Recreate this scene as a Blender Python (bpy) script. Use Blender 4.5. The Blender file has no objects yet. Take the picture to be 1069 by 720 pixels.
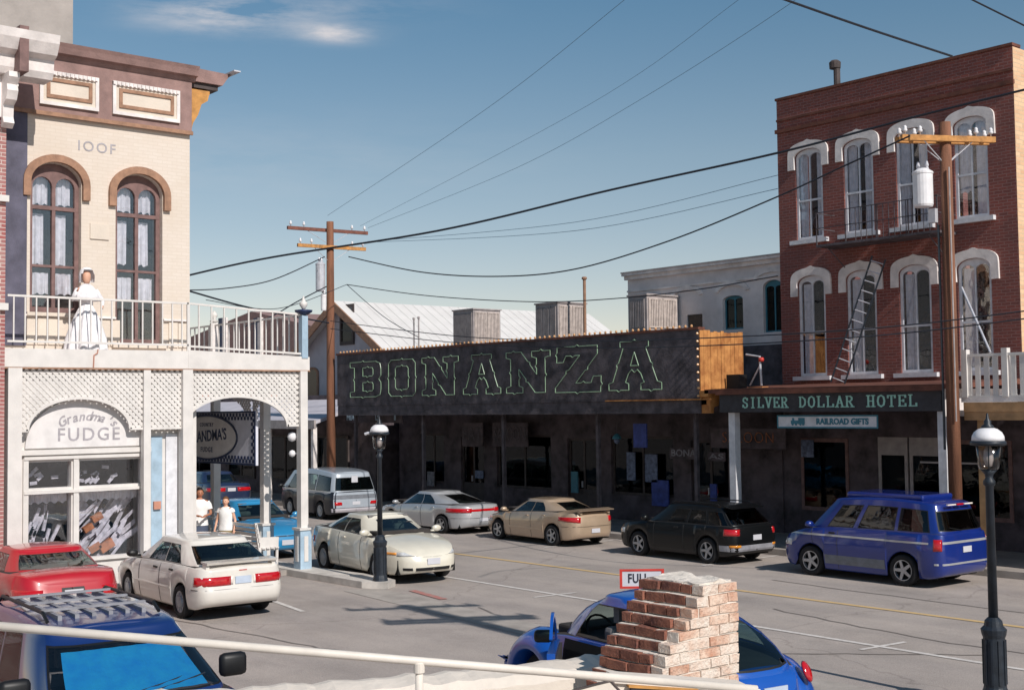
import bpy, bmesh, math, random
from mathutils import Vector, Matrix, noise
from mathutils.geometry import tessellate_polygon
random.seed(7)
PI = math.pi
D = bpy.data
C = bpy.context.scene.collection
scene = bpy.context.scene
V = Vector

# ---------------------------------------------------------------- camera
CAMH = 3.6
FPX = 1340.0
yaw, pitch, roll = math.radians(40.05), math.radians(2.8), math.radians(-0.7)
Fv = V((-math.cos(yaw)*math.cos(pitch), math.sin(yaw)*math.cos(pitch), math.sin(pitch)))
R0 = V((math.sin(yaw), math.cos(yaw), 0)); U0 = R0.cross(Fv)
Rv = math.cos(roll)*R0 + math.sin(roll)*U0
Uv = -math.sin(roll)*R0 + math.cos(roll)*U0
cam = D.objects.new('camera', D.cameras.new('camera')); C.objects.link(cam)
m = Matrix((Rv, Uv, -Fv)).transposed().to_4x4(); m.translation = V((0, 0, CAMH))
cam.matrix_world = m
cam.data.sensor_width = 36; cam.data.lens = FPX/1069*36
cam.data.clip_start = 0.1; cam.data.clip_end = 3000
scene.camera = cam

# ---------------------------------------------------------------- light
SUN_EL = math.radians(38); SUN_DY = -0.07
sdir = V((math.cos(SUN_EL), SUN_DY, math.sin(SUN_EL))).normalized()
w = D.worlds.new('World'); scene.world = w; w.use_nodes = True
nt = w.node_tree; nt.nodes.clear()
out = nt.nodes.new('ShaderNodeOutputWorld'); bg = nt.nodes.new('ShaderNodeBackground')
sky = nt.nodes.new('ShaderNodeTexSky'); sky.sky_type = 'NISHITA'; sky.sun_disc = False
sky.sun_elevation = SUN_EL; sky.sun_rotation = math.atan2(sdir.x, sdir.y)
sky.altitude = 1800; sky.air_density = 1.0; sky.dust_density = 0.6; sky.ozone_density = 1.0
bg.inputs['Strength'].default_value = 0.145
# thin cirrus wisps high on the left, as part of the sky itself
tc = nt.nodes.new('ShaderNodeTexCoord')
def wmath(op, a, b=None, c=None):
    n = nt.nodes.new('ShaderNodeMath'); n.operation = op
    for i, v in enumerate((a, b, c)):
        if v is None: continue
        if isinstance(v, (int, float)): n.inputs[i].default_value = v
        else: nt.links.new(v, n.inputs[i])
    return n.outputs[0]
mp = nt.nodes.new('ShaderNodeMapping'); mp.inputs['Rotation'].default_value = (0.15, 0.05, yaw-PI/2)
mp.inputs['Scale'].default_value = (2.2, 2.2, 11)
nz = nt.nodes.new('ShaderNodeTexNoise'); nz.inputs['Scale'].default_value = 5.0; nz.inputs['Detail'].default_value = 10; nz.inputs['Roughness'].default_value = 0.62
nt.links.new(tc.outputs['Generated'], mp.inputs[0]); nt.links.new(mp.outputs[0], nz.inputs['Vector'])
def blob(px, py, sx, sz, amp):
    d = (Fv + Rv*((px-534.5)/FPX) - Uv*((py-360)/FPX)).normalized()
    side = V((d.y, -d.x, 0)).normalized()
    dt = nt.nodes.new('ShaderNodeVectorMath'); dt.operation = 'DOT_PRODUCT'; dt.inputs[1].default_value = side
    nt.links.new(tc.outputs['Generated'], dt.inputs[0])
    sp = nt.nodes.new('ShaderNodeSeparateXYZ'); nt.links.new(tc.outputs['Generated'], sp.inputs[0])
    a = wmath('DIVIDE', dt.outputs['Value'], sx)
    b = wmath('DIVIDE', wmath('SUBTRACT', sp.outputs['Z'], d.z), sz)
    r2 = wmath('ADD', wmath('MULTIPLY', a, a), wmath('MULTIPLY', b, b))
    return wmath('MULTIPLY', wmath('EXPONENT', wmath('MULTIPLY', r2, -1.0)), amp)
bl = wmath('ADD', wmath('ADD', blob(225, 16, 0.05, 0.011, 0.9), blob(350, 35, 0.026, 0.006, 0.9)), blob(330, 8, 0.08, 0.009, 0.3))
bl = wmath('ADD', bl, blob(120, 160, 0.25, 0.03, 0.12))
cl = wmath('MULTIPLY', bl, wmath('MULTIPLY', wmath('SUBTRACT', nz.outputs['Fac'], 0.36), 3.6))
cl = wmath('MINIMUM', wmath('MAXIMUM', cl, 0.0), 0.85)
mx = nt.nodes.new('ShaderNodeMixRGB'); mx.inputs[2].default_value = (5.2, 4.9, 4.9, 1)
tint = nt.nodes.new('ShaderNodeMixRGB'); tint.blend_type = 'MULTIPLY'; tint.inputs[0].default_value = 1
sz_ = nt.nodes.new('ShaderNodeSeparateXYZ'); nt.links.new(tc.outputs['Generated'], sz_.inputs[0])
tr_ = nt.nodes.new('ShaderNodeValToRGB'); nt.links.new(sz_.outputs['Z'], tr_.inputs[0]); ce = tr_.color_ramp.elements
ce[0].position = 0.06; ce[0].color = (0.80, 0.63, 0.53, 1); ce[1].position = 0.34; ce[1].color = (0.46, 0.655, 0.64, 1)
e_ = ce.new(0.19); e_.color = (0.73, 0.69, 0.585, 1)
nt.links.new(tr_.outputs[0], tint.inputs[2])
nt.links.new(sky.outputs[0], tint.inputs[1])
nt.links.new(cl, mx.inputs[0]); nt.links.new(tint.outputs[0], mx.inputs[1]); nt.links.new(mx.outputs[0], bg.inputs['Color'])
nt.links.new(bg.outputs[0], out.inputs[0])
sl = D.lights.new('sun', 'SUN'); sl.energy = 4.2; sl.angle = math.radians(0.4); sl.color = (1.0, 0.94, 0.88)
so = D.objects.new('sun', sl); C.objects.link(so); so.rotation_euler = sdir.to_track_quat('Z', 'Y').to_euler()
scene.view_settings.view_transform = 'Standard'; scene.view_settings.look = 'None'
scene.view_settings.exposure = 0.0; scene.view_settings.gamma = 1.0
scene.render.engine = 'CYCLES'
try:
    scene.cycles.max_bounces = 6; scene.cycles.transparent_max_bounces = 10
except Exception: pass

# pixel of the photograph -> point of the place on a known wall, floor or plane
def ray(x, y): return Fv + Rv*((x-534.5)/FPX) - Uv*((y-360)/FPX)
CP = V((0, 0, CAMH))
def PG(x, y, z=0.0): d = ray(x, y); return CP + d*((z-CAMH)/d.z)
def PX(x, y, X): d = ray(x, y); return CP + d*(X/d.x)
def PY(x, y, Y): d = ray(x, y); return CP + d*(Y/d.y)
def PD(x, y, dep): return CP + ray(x, y)*dep

# ---------------------------------------------------------------- materials
def lin(c):
    if isinstance(c, str): c = tuple(int(c[i:i+2], 16)/255 for i in (0, 2, 4))
    return tuple(((v+0.055)/1.055)**2.4 if v > 0.04045 else v/12.92 for v in c)
MATS = {}
def mat(name, col, rough=0.6, metal=0.0, var=0.12, vs=6.0, bump=0.0, bs=40.0, coat=0.0, spec=None, streak=0.0, col2=None, thr=0.5, emit=None):
    """noise-varied principled; col as sRGB hex"""
    if name in MATS: return MATS[name]
    m = D.materials.new(name); m.use_nodes = True; n = m.node_tree; N = n.nodes; L = n.links
    b = N['Principled BSDF']; c = lin(col)
    b.inputs['Roughness'].default_value = rough; b.inputs['Metallic'].default_value = metal
    if coat: b.inputs['Coat Weight'].default_value = coat; b.inputs['Coat Roughness'].default_value = 0.06
    if spec is not None: b.inputs['Specular IOR Level'].default_value = spec
    tc = N.new('ShaderNodeTexCoord'); nz = N.new('ShaderNodeTexNoise'); nz.inputs['Scale'].default_value = vs
    nz.inputs['Detail'].default_value = 8; nz.inputs['Roughness'].default_value = 0.6
    src = tc.outputs['Object']
    if streak:
        mpn = N.new('ShaderNodeMapping'); mpn.inputs['Scale'].default_value = (1, 1, streak); L.new(src, mpn.inputs[0]); L.new(mpn.outputs[0], nz.inputs['Vector'])
    else: L.new(src, nz.inputs['Vector'])
    r = N.new('ShaderNodeValToRGB'); c2 = lin(col2) if col2 else tuple(v*(1-2.2*var) for v in c)
    c1 = c if col2 else tuple(min(1, v*(1+var)) for v in c)
    r.color_ramp.elements[0].position = thr-0.2; r.color_ramp.elements[0].color = (*[max(0, v) for v in c2], 1)
    r.color_ramp.elements[1].position = thr+0.15; r.color_ramp.elements[1].color = (*c1, 1)
    L.new(nz.outputs['Fac'], r.inputs[0]); L.new(r.outputs[0], b.inputs['Base Color'])
    if bump:
        n2 = N.new('ShaderNodeTexNoise'); n2.inputs['Scale'].default_value = bs; n2.inputs['Detail'].default_value = 4
        L.new(src, n2.inputs['Vector'])
        bp = N.new('ShaderNodeBump'); bp.inputs['Strength'].default_value = bump; bp.inputs['Distance'].default_value = 0.02
        L.new(n2.outputs['Fac'], bp.inputs['Height']); L.new(bp.outputs[0], b.inputs['Normal'])
    if emit: b.inputs['Emission Color'].default_value = (*lin(emit), 1); b.inputs['Emission Strength'].default_value = 1
    MATS[name] = m; return m

def glass(name, tint, tr=0.55, rough=0.02, refl=1.0, ior=1.6):
    m = D.materials.new(name); m.use_nodes = True; n = m.node_tree; N = n.nodes; L = n.links; N.clear()
    o = N.new('ShaderNodeOutputMaterial'); t = N.new('ShaderNodeBsdfTransparent'); t.inputs[0].default_value = (*[v*tr for v in lin(tint)], 1)
    g = N.new('ShaderNodeBsdfGlossy'); g.inputs['Roughness'].default_value = rough; g.inputs[0].default_value = (refl, refl, refl, 1)
    lwn = N.new('ShaderNodeLayerWeight'); lwn.inputs[0].default_value = 0.5
    pw = N.new('ShaderNodeMath'); pw.operation = 'POWER'; pw.inputs[1].default_value = 3.5; L.new(lwn.outputs['Facing'], pw.inputs[0])
    lw = N.new('ShaderNodeMath'); lw.operation = 'MULTIPLY_ADD'; lw.inputs[1].default_value = 0.85; lw.inputs[2].default_value = ((ior-1)/(ior+1))**2; L.new(pw.outputs[0], lw.inputs[0])
    tcn = N.new('ShaderNodeTexCoord'); nzz = N.new('ShaderNodeTexNoise'); nzz.inputs['Scale'].default_value = 2.2; L.new(tcn.outputs['Object'], nzz.inputs['Vector'])
    bp = N.new('ShaderNodeBump'); bp.inputs['Strength'].default_value = 0.06; bp.inputs['Distance'].default_value = 0.05
    L.new(nzz.outputs['Fac'], bp.inputs['Height']); L.new(bp.outputs[0], g.inputs['Normal'])
    x = N.new('ShaderNodeMixShader'); L.new(lw.outputs[0], x.inputs[0]); L.new(t.outputs[0], x.inputs[1]); L.new(g.outputs[0], x.inputs[2]); L.new(x.outputs[0], o.inputs[0])
    MATS[name] = m; return m

def brickmat(name, cols, mortar, axis, bw=0.22, bh=0.075, ms=0.010, rough=0.85, stain=None, noise_amt=0.5, bump=0.6):
    """brick pattern in metres. axis 'y': wall facing along Y (uses x,z); 'x': wall facing along X (uses y,z)"""
    m = D.materials.new(name); m.use_nodes = True; n = m.node_tree; N = n.nodes; L = n.links
    b = N['Principled BSDF']; b.inputs['Roughness'].default_value = rough
    tc = N.new('ShaderNodeTexCoord'); s = N.new('ShaderNodeSeparateXYZ'); cmb = N.new('ShaderNodeCombineXYZ')
    L.new(tc.outputs['Object'], s.inputs[0]); L.new(s.outputs['X' if axis == 'y' else 'Y'], cmb.inputs[0]); L.new(s.outputs['Z'], cmb.inputs[1])
    br = N.new('ShaderNodeTexBrick'); br.inputs['Scale'].default_value = 1.0; br.inputs['Brick Width'].default_value = bw; br.inputs['Row Height'].default_value = bh
    br.inputs['Mortar Size'].default_value = ms; br.inputs['Mortar Smooth'].default_value = 0.3; br.inputs['Bias'].default_value = -0.1
    br.inputs['Color1'].default_value = (*lin(cols[0]), 1); br.inputs['Color2'].default_value = (*lin(cols[1]), 1); br.inputs['Mortar'].default_value = (*lin(mortar), 1)
    nzw = N.new('ShaderNodeTexNoise'); nzw.inputs['Scale'].default_value = 7
    L.new(tc.outputs['Object'], nzw.inputs['Vector'])
    va = N.new('ShaderNodeVectorMath'); va.operation = 'SCALE'; va.inputs['Scale'].default_value = 0.02
    L.new(nzw.outputs['Color'], va.inputs[0]); vb = N.new('ShaderNodeVectorMath'); L.new(cmb.outputs[0], vb.inputs[0]); L.new(va.outputs[0], vb.inputs[1])
    L.new(vb.outputs[0], br.inputs['Vector'])
    nz = N.new('ShaderNodeTexNoise'); nz.inputs['Scale'].default_value = 1.1; nz.inputs['Detail'].default_value = 8; nz.inputs['Roughness'].default_value = 0.65
    L.new(tc.outputs['Object'], nz.inputs['Vector'])
    r = N.new('ShaderNodeValToRGB'); r.color_ramp.elements[0].position = 0.35; r.color_ramp.elements[1].position = 0.68
    r.color_ramp.elements[0].color = (0, 0, 0, 1); r.color_ramp.elements[1].color = (noise_amt,)*3+(1,)
    L.new(nz.outputs['Fac'], r.inputs[0])
    mx = N.new('ShaderNodeMixRGB'); mx.inputs[2].default_value = (*lin(stain or mortar), 1)
    L.new(r.outputs[0], mx.inputs[0]); L.new(br.outputs['Color'], mx.inputs[1]); L.new(mx.outputs[0], b.inputs['Base Color'])
    if bump:
        bp = N.new('ShaderNodeBump'); bp.inputs['Strength'].default_value = bump; bp.inputs['Distance'].default_value = 0.01; bp.invert = True
        L.new(br.outputs['Fac'], bp.inputs['Height']); L.new(bp.outputs[0], b.inputs['Normal'])
    MATS[name] = m; return m

mat('cream_wall', 'DACDBE', 0.85, var=0.06, vs=1.6, bump=0.25, bs=25)
mat('white_paint', 'D8D3CE', 0.6, var=0.05, vs=3, bump=0.1)
mat('old_white', 'E6DEDA', 0.75, var=0.12, vs=2.5, bump=0.2, bs=20)
mat('frieze_brown', '937670', 0.8, var=0.12, vs=3, bump=0.3, bs=18)
mat('rust_trim', 'A07A62', 0.75, var=0.15, vs=5, bump=0.3)
mat('ochre', 'C08A4A', 0.7, var=0.15, vs=5)
mat('slate_shade', '5E5C6C', 0.8, var=0.18, vs=2.5, bump=0.2)  # tone of the shadow band painted on the cream wall
mat('grey_plaster', 'A8A09A', 0.9, var=0.10, vs=1.2, bump=0.4, bs=12)
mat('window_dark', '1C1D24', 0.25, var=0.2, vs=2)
mat('sash_brown', '7C605C', 0.7, var=0.15)
mat('sash_white', 'D8D8DC', 0.55, var=0.08)
mat('curtain_white', 'E6E2E2', 0.9, var=0.10, vs=7, bump=0.3)
mat('pale_blue', 'A3BACB', 0.6, var=0.10, vs=4)
mat('navy', '1F2F55', 0.5, var=0.15)
mat('board_grey', 'D2D2DC', 0.7, var=0.06, vs=5)
mat('sign_cream', 'DCD8D6', 0.75, var=0.06, vs=4)
mat('ghost_grey', 'A7A2A6', 0.8, var=0.12, vs=8)
mat('black_wood', '5A5458', 0.8, var=0.25, vs=3, bump=0.4, bs=14, spec=0.25)
mat('dark_trim', '4C4240', 0.7, var=0.2, vs=4)
mat('store_dark', '5A5054', 0.7, var=0.3, vs=2.2, bump=0.3, spec=0.3)
mat('brown_edge', '6B4032', 0.75, var=0.2, vs=5)
mat('neon_green', '93B092', 0.35, var=0.1, vs=3)
mat('bulb', 'D9A878', 0.3, var=0.1)
mat('raw_wood', 'C98D50', 0.75, var=0.22, vs=3.0, bump=0.4, bs=12, col2='8E5527')
mat('plaster_white', 'DED6D4', 0.9, var=0.10, vs=1.3, bump=0.3, bs=10)
mat('metal_roof', 'D9D5D1', 0.55, var=0.04, vs=1.2)
mat('house_grey', 'BDB9C0', 0.8, var=0.06, vs=2)
mat('wood_pole', '7E543E', 0.85, var=0.25, vs=5, bump=0.6, bs=30, streak=0.12)
mat('crossarm', 'C28A4E', 0.8, var=0.2, vs=6, bump=0.3)
mat('dark_arm', '7A4D40', 0.8, var=0.2, vs=6, bump=0.3)
mat('cooler_metal', 'A79E9C', 0.6, var=0.12, vs=4)
mat('cooler_louver', 'C9BBB2', 0.6, var=0.15, vs=6)
mat('galvanised', 'C9C9CF', 0.4, metal=0.2, var=0.08)
mat('wire', '20242E', 0.7, var=0.1)
mat('thin_wire', '5F7C90', 0.8, var=0.1)
mat('asphalt', 'A99F98', 0.92, var=0.06, vs=0.5, bump=0.5, bs=60)
mat('sidewalk', 'A39B94', 0.9, var=0.12, vs=1.5, bump=0.3)
mat('kerb', 'C9C2BA', 0.9, var=0.15, vs=2)
mat('gutter', 'A8A098', 0.9, var=0.15, vs=1.5, bump=0.3)
mat('line_white', 'D8D2CC', 0.8, var=0.0, vs=9, col2='B4ACA6', thr=0.42)
mat('line_yellow', 'D2B27C', 0.8, var=0.0, vs=7, col2='B8A284', thr=0.42)
mat('line_red', 'B86A62', 0.8, var=0.0, vs=9, col2='A08C84', thr=0.5)
mat('sign_black', '34343A', 0.6, var=0.2)
mat('sign_green', '9FD0C0', 0.5, var=0.05)
mat('teal', '3E7C8E', 0.6, var=0.1)
mat('poster_blue', '3A4C9A', 0.6, var=0.2, vs=6)
mat('poster_pale', '6E7A96', 0.6, var=0.3, vs=9)
mat('red_paint', 'C43A30', 0.5, var=0.1)
mat('lamp_green', '232A33', 0.45, var=0.2, vs=8, bump=0.1)
mat('lamp_white', 'E6E4E6', 0.35, var=0.05)
mat('tan_fascia', 'B08A62', 0.7, var=0.15, vs=3)
mat('pink_brick', 'C98E78', 0.85, var=0.12, vs=3)
mat('skin_tan', 'B0765A', 0.6, var=0.05); mat('skin_light', 'D9A88E', 0.6, var=0.05)
mat('hair_dark', '1E1512', 0.6, var=0.2, vs=30); mat('hair_brown', '6B4A2C', 0.6, var=0.2, vs=30)
mat('shirt_white', 'F2F0EE', 0.85, var=0.03, vs=8, bump=0.4, bs=14); mat('shorts', '4A5468', 0.85, var=0.1); mat('shorts_tan', '9A8866', 0.85, var=0.1)
mat('shoe', '3A3634', 0.7); mat('doll_dress', 'E9E6E8', 0.85, var=0.1, vs=9, bump=0.5, bs=16)
mat('lettering_dark', '2A2A38', 0.7, var=0.2, vs=20)
mat('stucco', 'DED3C6', 0.9, var=0.04, vs=2.5, bump=0.6, bs=9)
mat('rail_paint', 'DCD3C8', 0.5, var=0.06, vs=5)
mat('orange_box', 'C07A50', 0.7, var=0.2)
mat('tissue', 'D8D2D6', 0.75, var=0.2, vs=9, bump=0.5)
brickmat('red_brick_y', ('8E4C42', '74403A'), '94706A', 'y', bump=0.5, stain='6A4A46', noise_amt=0.6)
brickmat('tan_brick_x', ('DDB994', 'C99F7C'), 'C9B294', 'x', bw=0.3, bh=0.1, noise_amt=0.2)
brickmat('neighbour_brick', ('9C4A48', '8A4040'), 'C9B8B0', 'x')
brickmat('cream_brick', ('DCD0C4', 'D8CBBE'), 'D4C7B9', 'x', bump=0.08, noise_amt=0.35, stain='C8B8A4')
brickmat('pier_brick', ('DDB08E', 'E6CDB4'), 'E6DACB', 'x', bw=0.215, bh=0.075, ms=0.011, stain='EFE2D2', noise_amt=0.85, bump=1.0)
brickmat('pink_wall', ('C98E78', 'BE8470'), 'B08070', 'y')
glass('house_glass', 'FBFCFF', 0.98, ior=1.9); glass('dark_glass', 'C0C6CE', 0.7, refl=0.35); glass('auto_glass', 'BCD2CE', 0.8); glass('tint_glass', '5A6068', 0.45)
glass('lantern_glass', 'E6E0DC', 0.85, rough=0.15)

# road surface: tyre lanes, patches and cracks belong to the asphalt itself
def asphalt_detail():
    m = MATS['asphalt']; n = m.node_tree; N = n.nodes; L = n.links; b = N['Principled BSDF']
    base = b.inputs['Base Color'].links[0].from_socket
    tc = N.new('ShaderNodeTexCoord')
    nz = N.new('ShaderNodeTexNoise'); nz.inputs['Scale'].default_value = 90; nz.inputs['Detail'].default_value = 3; L.new(tc.outputs['Object'], nz.inputs['Vector'])
    m1 = N.new('ShaderNodeMixRGB'); m1.blend_type = 'OVERLAY'; m1.inputs[0].default_value = 0.55; L.new(base, m1.inputs[1]); L.new(nz.outputs['Fac'], m1.inputs[2])
    mp = N.new('ShaderNodeMapping'); mp.inputs['Scale'].default_value = (0.12, 1.1, 1); L.new(tc.outputs['Object'], mp.inputs[0])
    n2 = N.new('ShaderNodeTexNoise'); n2.inputs['Scale'].default_value = 1.0; n2.inputs['Detail'].default_value = 5; L.new(mp.outputs[0], n2.inputs['Vector'])
    r2 = N.new('ShaderNodeValToRGB'); r2.color_ramp.elements[0].position = 0.35; r2.color_ramp.elements[0].color = (0.88, 0.88, 0.89, 1); r2.color_ramp.elements[1].position = 0.6; r2.color_ramp.elements[1].color = (1.04, 1.03, 1.02, 1)
    L.new(n2.outputs['Fac'], r2.inputs[0])
    m2 = N.new('ShaderNodeMixRGB'); m2.blend_type = 'MULTIPLY'; m2.inputs[0].default_value = 1; L.new(m1.outputs[0], m2.inputs[1]); L.new(r2.outputs[0], m2.inputs[2])
    vo = N.new('ShaderNodeTexVoronoi'); vo.feature = 'DISTANCE_TO_EDGE'; vo.inputs['Scale'].default_value = 0.23
    nw = N.new('ShaderNodeTexNoise'); nw.inputs['Scale'].default_value = 1.3; nw.inputs['Detail'].default_value = 6; L.new(tc.outputs['Object'], nw.inputs['Vector'])
    ad = N.new('ShaderNodeMixRGB'); ad.inputs[0].default_value = 0.5; L.new(tc.outputs['Object'], ad.inputs[1]); L.new(nw.outputs['Color'], ad.inputs[2]); L.new(ad.outputs[0], vo.inputs['Vector'])
    vo.inputs['Scale'].default_value = 0.22
    rc = N.new('ShaderNodeValToRGB'); rc.color_ramp.elements[0].position = 0.002; rc.color_ramp.elements[0].color = (0.78, 0.77, 0.77, 1); rc.color_ramp.elements[1].position = 0.004; rc.color_ramp.elements[1].color = (1, 1, 1, 1)
    L.new(vo.outputs['Distance'], rc.inputs[0])
    m3 = N.new('ShaderNodeMixRGB'); m3.blend_type = 'MULTIPLY'; m3.inputs[0].default_value = 1; L.new(m2.outputs[0], m3.inputs[1]); L.new(rc.outputs[0], m3.inputs[2])
    n4 = N.new('ShaderNodeTexNoise'); n4.inputs['Scale'].default_value = 0.75; n4.inputs['Detail'].default_value = 9; n4.inputs['Roughness'].default_value = 0.7; L.new(tc.outputs['Object'], n4.inputs['Vector'])
    r4 = N.new('ShaderNodeValToRGB'); e4 = r4.color_ramp.elements; e4[0].position = 0.33; e4[0].color = (0.86, 0.86, 0.86, 1); e4[1].position = 0.47; e4[1].color = (1, 1, 1, 1); e5 = e4.new(0.70); e5.color = (1.05, 1.05, 1.04, 1)
    L.new(n4.outputs['Fac'], r4.inputs[0])
    m4 = N.new('ShaderNodeMixRGB'); m4.blend_type = 'MULTIPLY'; m4.inputs[0].default_value = 1; L.new(m3.outputs[0], m4.inputs[1]); L.new(r4.outputs[0], m4.inputs[2])
    n5 = N.new('ShaderNodeTexVoronoi'); n5.feature = 'F1'; n5.inputs['Scale'].default_value = 0.55; L.new(ad.outputs[0], n5.inputs['Vector'])
    r5 = N.new('ShaderNodeValToRGB'); r5.color_ramp.elements[0].position = 0.02; r5.color_ramp.elements[0].color = (0.62, 0.61, 0.61, 1); r5.color_ramp.elements[1].position = 0.13; r5.color_ramp.elements[1].color = (1, 1, 1, 1)
    L.new(n5.outputs['Distance'], r5.inputs[0])
    m5 = N.new('ShaderNodeMixRGB'); m5.blend_type = 'MULTIPLY'; m5.inputs[0].default_value = 0.3; L.new(m4.outputs[0], m5.inputs[1]); L.new(r5.outputs[0], m5.inputs[2])
    L.new(m5.outputs[0], b.inputs['Base Color'])
asphalt_detail()

# ---------------------------------------------------------------- object helpers
def obj(name, bm, material, parent=None, loc=None, smooth=False):
    me = D.meshes.new(name)
    if isinstance(bm, bmesh.types.BMesh):
        bmesh.ops.recalc_face_normals(bm, faces=bm.faces)
        if smooth:
            for f in bm.faces: f.smooth = True
        bm.to_mesh(me); bm.free()
    else: me = bm
    ms = material if isinstance(material, (list, tuple)) else [material]
    for q in ms: me.materials.append(MATS[q])
    o = D.objects.new(name, me); C.objects.link(o)
    if parent is not None: o.parent = parent
    if loc is not None: o.location = loc
    return o
def thing(name, label, cat, loc=(0, 0, 0), rotz=0.0, group=None):
    o = D.objects.new(name, None); C.objects.link(o); o.location = loc; o.rotation_euler = (0, 0, rotz); o.empty_display_size = 0.2
    o['label'] = label; o['category'] = cat
    if group: o['group'] = group
    return o
def tag(o, label, cat, group=None):
    o['label'] = label; o['category'] = cat
    if group: o['group'] = group
    return o
def struct(name, bm, m, loc=None):
    o = obj(name, bm, m, loc=loc); o['kind'] = 'structure'; return o
def dup(root, loc=None, rotz=None, label=None, group=None):
    def cp(o, par):
        c = o.copy(); C.objects.link(c)
        if par is not None: c.parent = par
        for ch in [q for q in D.objects if q.parent == o and q is not c]: cp(ch, c)
        return c
    r = cp(root, None)
    if loc is not None: r.location = loc
    if rotz is not None: r.rotation_euler = (0, 0, rotz)
    if label: r['label'] = label
    if group: r['group'] = group
    return r
NB = bmesh.new
def box(bm, x0, x1, y0, y1, z0, z1, M=None):
    vs = [bm.verts.new(V((x, y, z))) for x in (x0, x1) for y in (y0, y1) for z in (z0, z1)]
    if M is not None:
        for v in vs: v.co = M @ v.co
    for f in ((0, 1, 3, 2), (4, 6, 7, 5), (0, 4, 5, 1), (2, 3, 7, 6), (0, 2, 6, 4), (1, 5, 7, 3)): bm.faces.new([vs[i] for i in f])
    return bm
def B(x0, x1, y0, y1, z0, z1, bevel=0.0):
    bm = box(NB(), x0, x1, y0, y1, z0, z1)
    if bevel: bmesh.ops.bevel(bm, geom=bm.edges[:]+bm.verts[:], offset=bevel, segments=2, profile=0.5, affect='EDGES')
    return bm
def tube(bm, pts, r, n=8, cap=True, r2=None):
    pts = [V(p) for p in pts]; rings = []; N = len(pts)
    up = None
    for i, p in enumerate(pts):
        d = (pts[min(i+1, N-1)] - pts[max(i-1, 0)]).normalized()
        if up is None:
            up = V((0, 0, 1)) if abs(d.z) < 0.9 else V((1, 0, 0))
        a = d.cross(up)
        if a.length < 1e-4: a = d.cross(V((0, 1, 0)))
        a.normalize(); b = a.cross(d).normalized(); up = b
        rr = r if r2 is None else r + (r2-r)*i/(N-1)
        rings.append([bm.verts.new(p + (a*math.cos(t)+b*math.sin(t))*rr) for t in (2*PI*k/n for k in range(n))])
    for A, Bq in zip(rings, rings[1:]):
        for k in range(n): bm.faces.new((A[k], A[(k+1) % n], Bq[(k+1) % n], Bq[k]))
    if cap:
        bm.faces.new(rings[0][::-1]); bm.faces.new(rings[-1])
    return bm
def lathe(bm, prof, n=24, M=None, closed=False):
    """prof: (r, z) list around z"""
    rings = []
    for r, z in prof:
        rings.append([bm.verts.new(V((max(r, 1e-4)*math.cos(2*PI*k/n), max(r, 1e-4)*math.sin(2*PI*k/n), z))) for k in range(n)])
    pr = list(zip(rings, rings[1:]))
    if closed: pr.append((rings[-1], rings[0]))
    for A, Bq in pr:
        for k in range(n): bm.faces.new((A[k], A[(k+1) % n], Bq[(k+1) % n], Bq[k]))
    if not closed:
        bm.faces.new(rings[0][::-1]); bm.faces.new(rings[-1])
    if M is not None:
        for R in rings:
            for v in R: v.co = M @ v.co
    return bm
def prism(bm, outer, holes, o, u, v, nrm, th):
    """polygon with holes in plane (o,u,v), extruded by th along nrm"""
    o, u, v, nrm = V(o), V(u), V(v), V(nrm)
    loops = [outer]+list(holes)
    polys = [[V((p[0], p[1], 0)) for p in L] for L in loops]
    flat = [p for L in polys for p in L]
    tris = tessellate_polygon(polys)
    F = [bm.verts.new(o+u*p.x+v*p.y) for p in flat]; Bk = [bm.verts.new(o+u*p.x+v*p.y+nrm*th) for p in flat]
    for t in tris:
        try: bm.faces.new([F[i] for i in t]); bm.faces.new([Bk[i] for i in t][::-1])
        except ValueError: pass
    k = 0
    for L in loops:
        n = len(L)
        for i in range(n):
            a, b = k+i, k+(i+1) % n
            try: bm.faces.new((F[a], F[b], Bk[b], Bk[a]))
            except ValueError: pass
        k += n
    return bm
def rect(x0, x1, z0, z1): return [(x0, z0), (x1, z0), (x1, z1), (x0, z1)]
def archpoly(x0, x1, z0, zs, rise, n=12):
    """rect with segmental arch top: springing zs, rise above"""
    pts = [(x0, z0), (x1, z0)]
    c = (x0+x1)/2; h = (x1-x0)/2
    for i in range(n+1):
        a = PI*i/n; pts.append((c+h*math.cos(a), zs+rise*math.sin(a)))
    return pts
XU, YU, ZU = V((1, 0, 0)), V((0, 1, 0)), V((0, 0, 1))
def facY(bm, outer, holes, Y, th): return prism(bm, outer, holes, (0, Y, 0), XU, ZU, YU, th)      # coords (x,z), extrude +Y
def facX(bm, outer, holes, X, th): return prism(bm, outer, holes, (X, 0, 0), YU, ZU, XU, th)      # coords (y,z), extrude +X
def text_bm(s, size, M, depth=0.006, bold=0.0, align='CENTER', spacing=1.0, sx=1.0, shear=0.0):
    cu = D.curves.new('lettering', 'FONT'); cu.body = s; cu.size = size; cu.extrude = depth; cu.offset = bold; cu.align_x = align; cu.align_y = 'CENTER'; cu.space_character = spacing; cu.shear = shear
    cu.resolution_u = 3
    o = D.objects.new('lettering', cu); C.objects.link(o)
    bpy.context.view_layer.update()
    me = D.meshes.new_from_object(o.evaluated_get(bpy.context.evaluated_depsgraph_get()))
    D.objects.remove(o); D.curves.remove(cu)
    bm = NB(); bm.from_mesh(me); D.meshes.remove(me)
    for v in bm.verts: v.co = M @ V((v.co.x*sx, v.co.y, v.co.z))
    return bm
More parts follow.
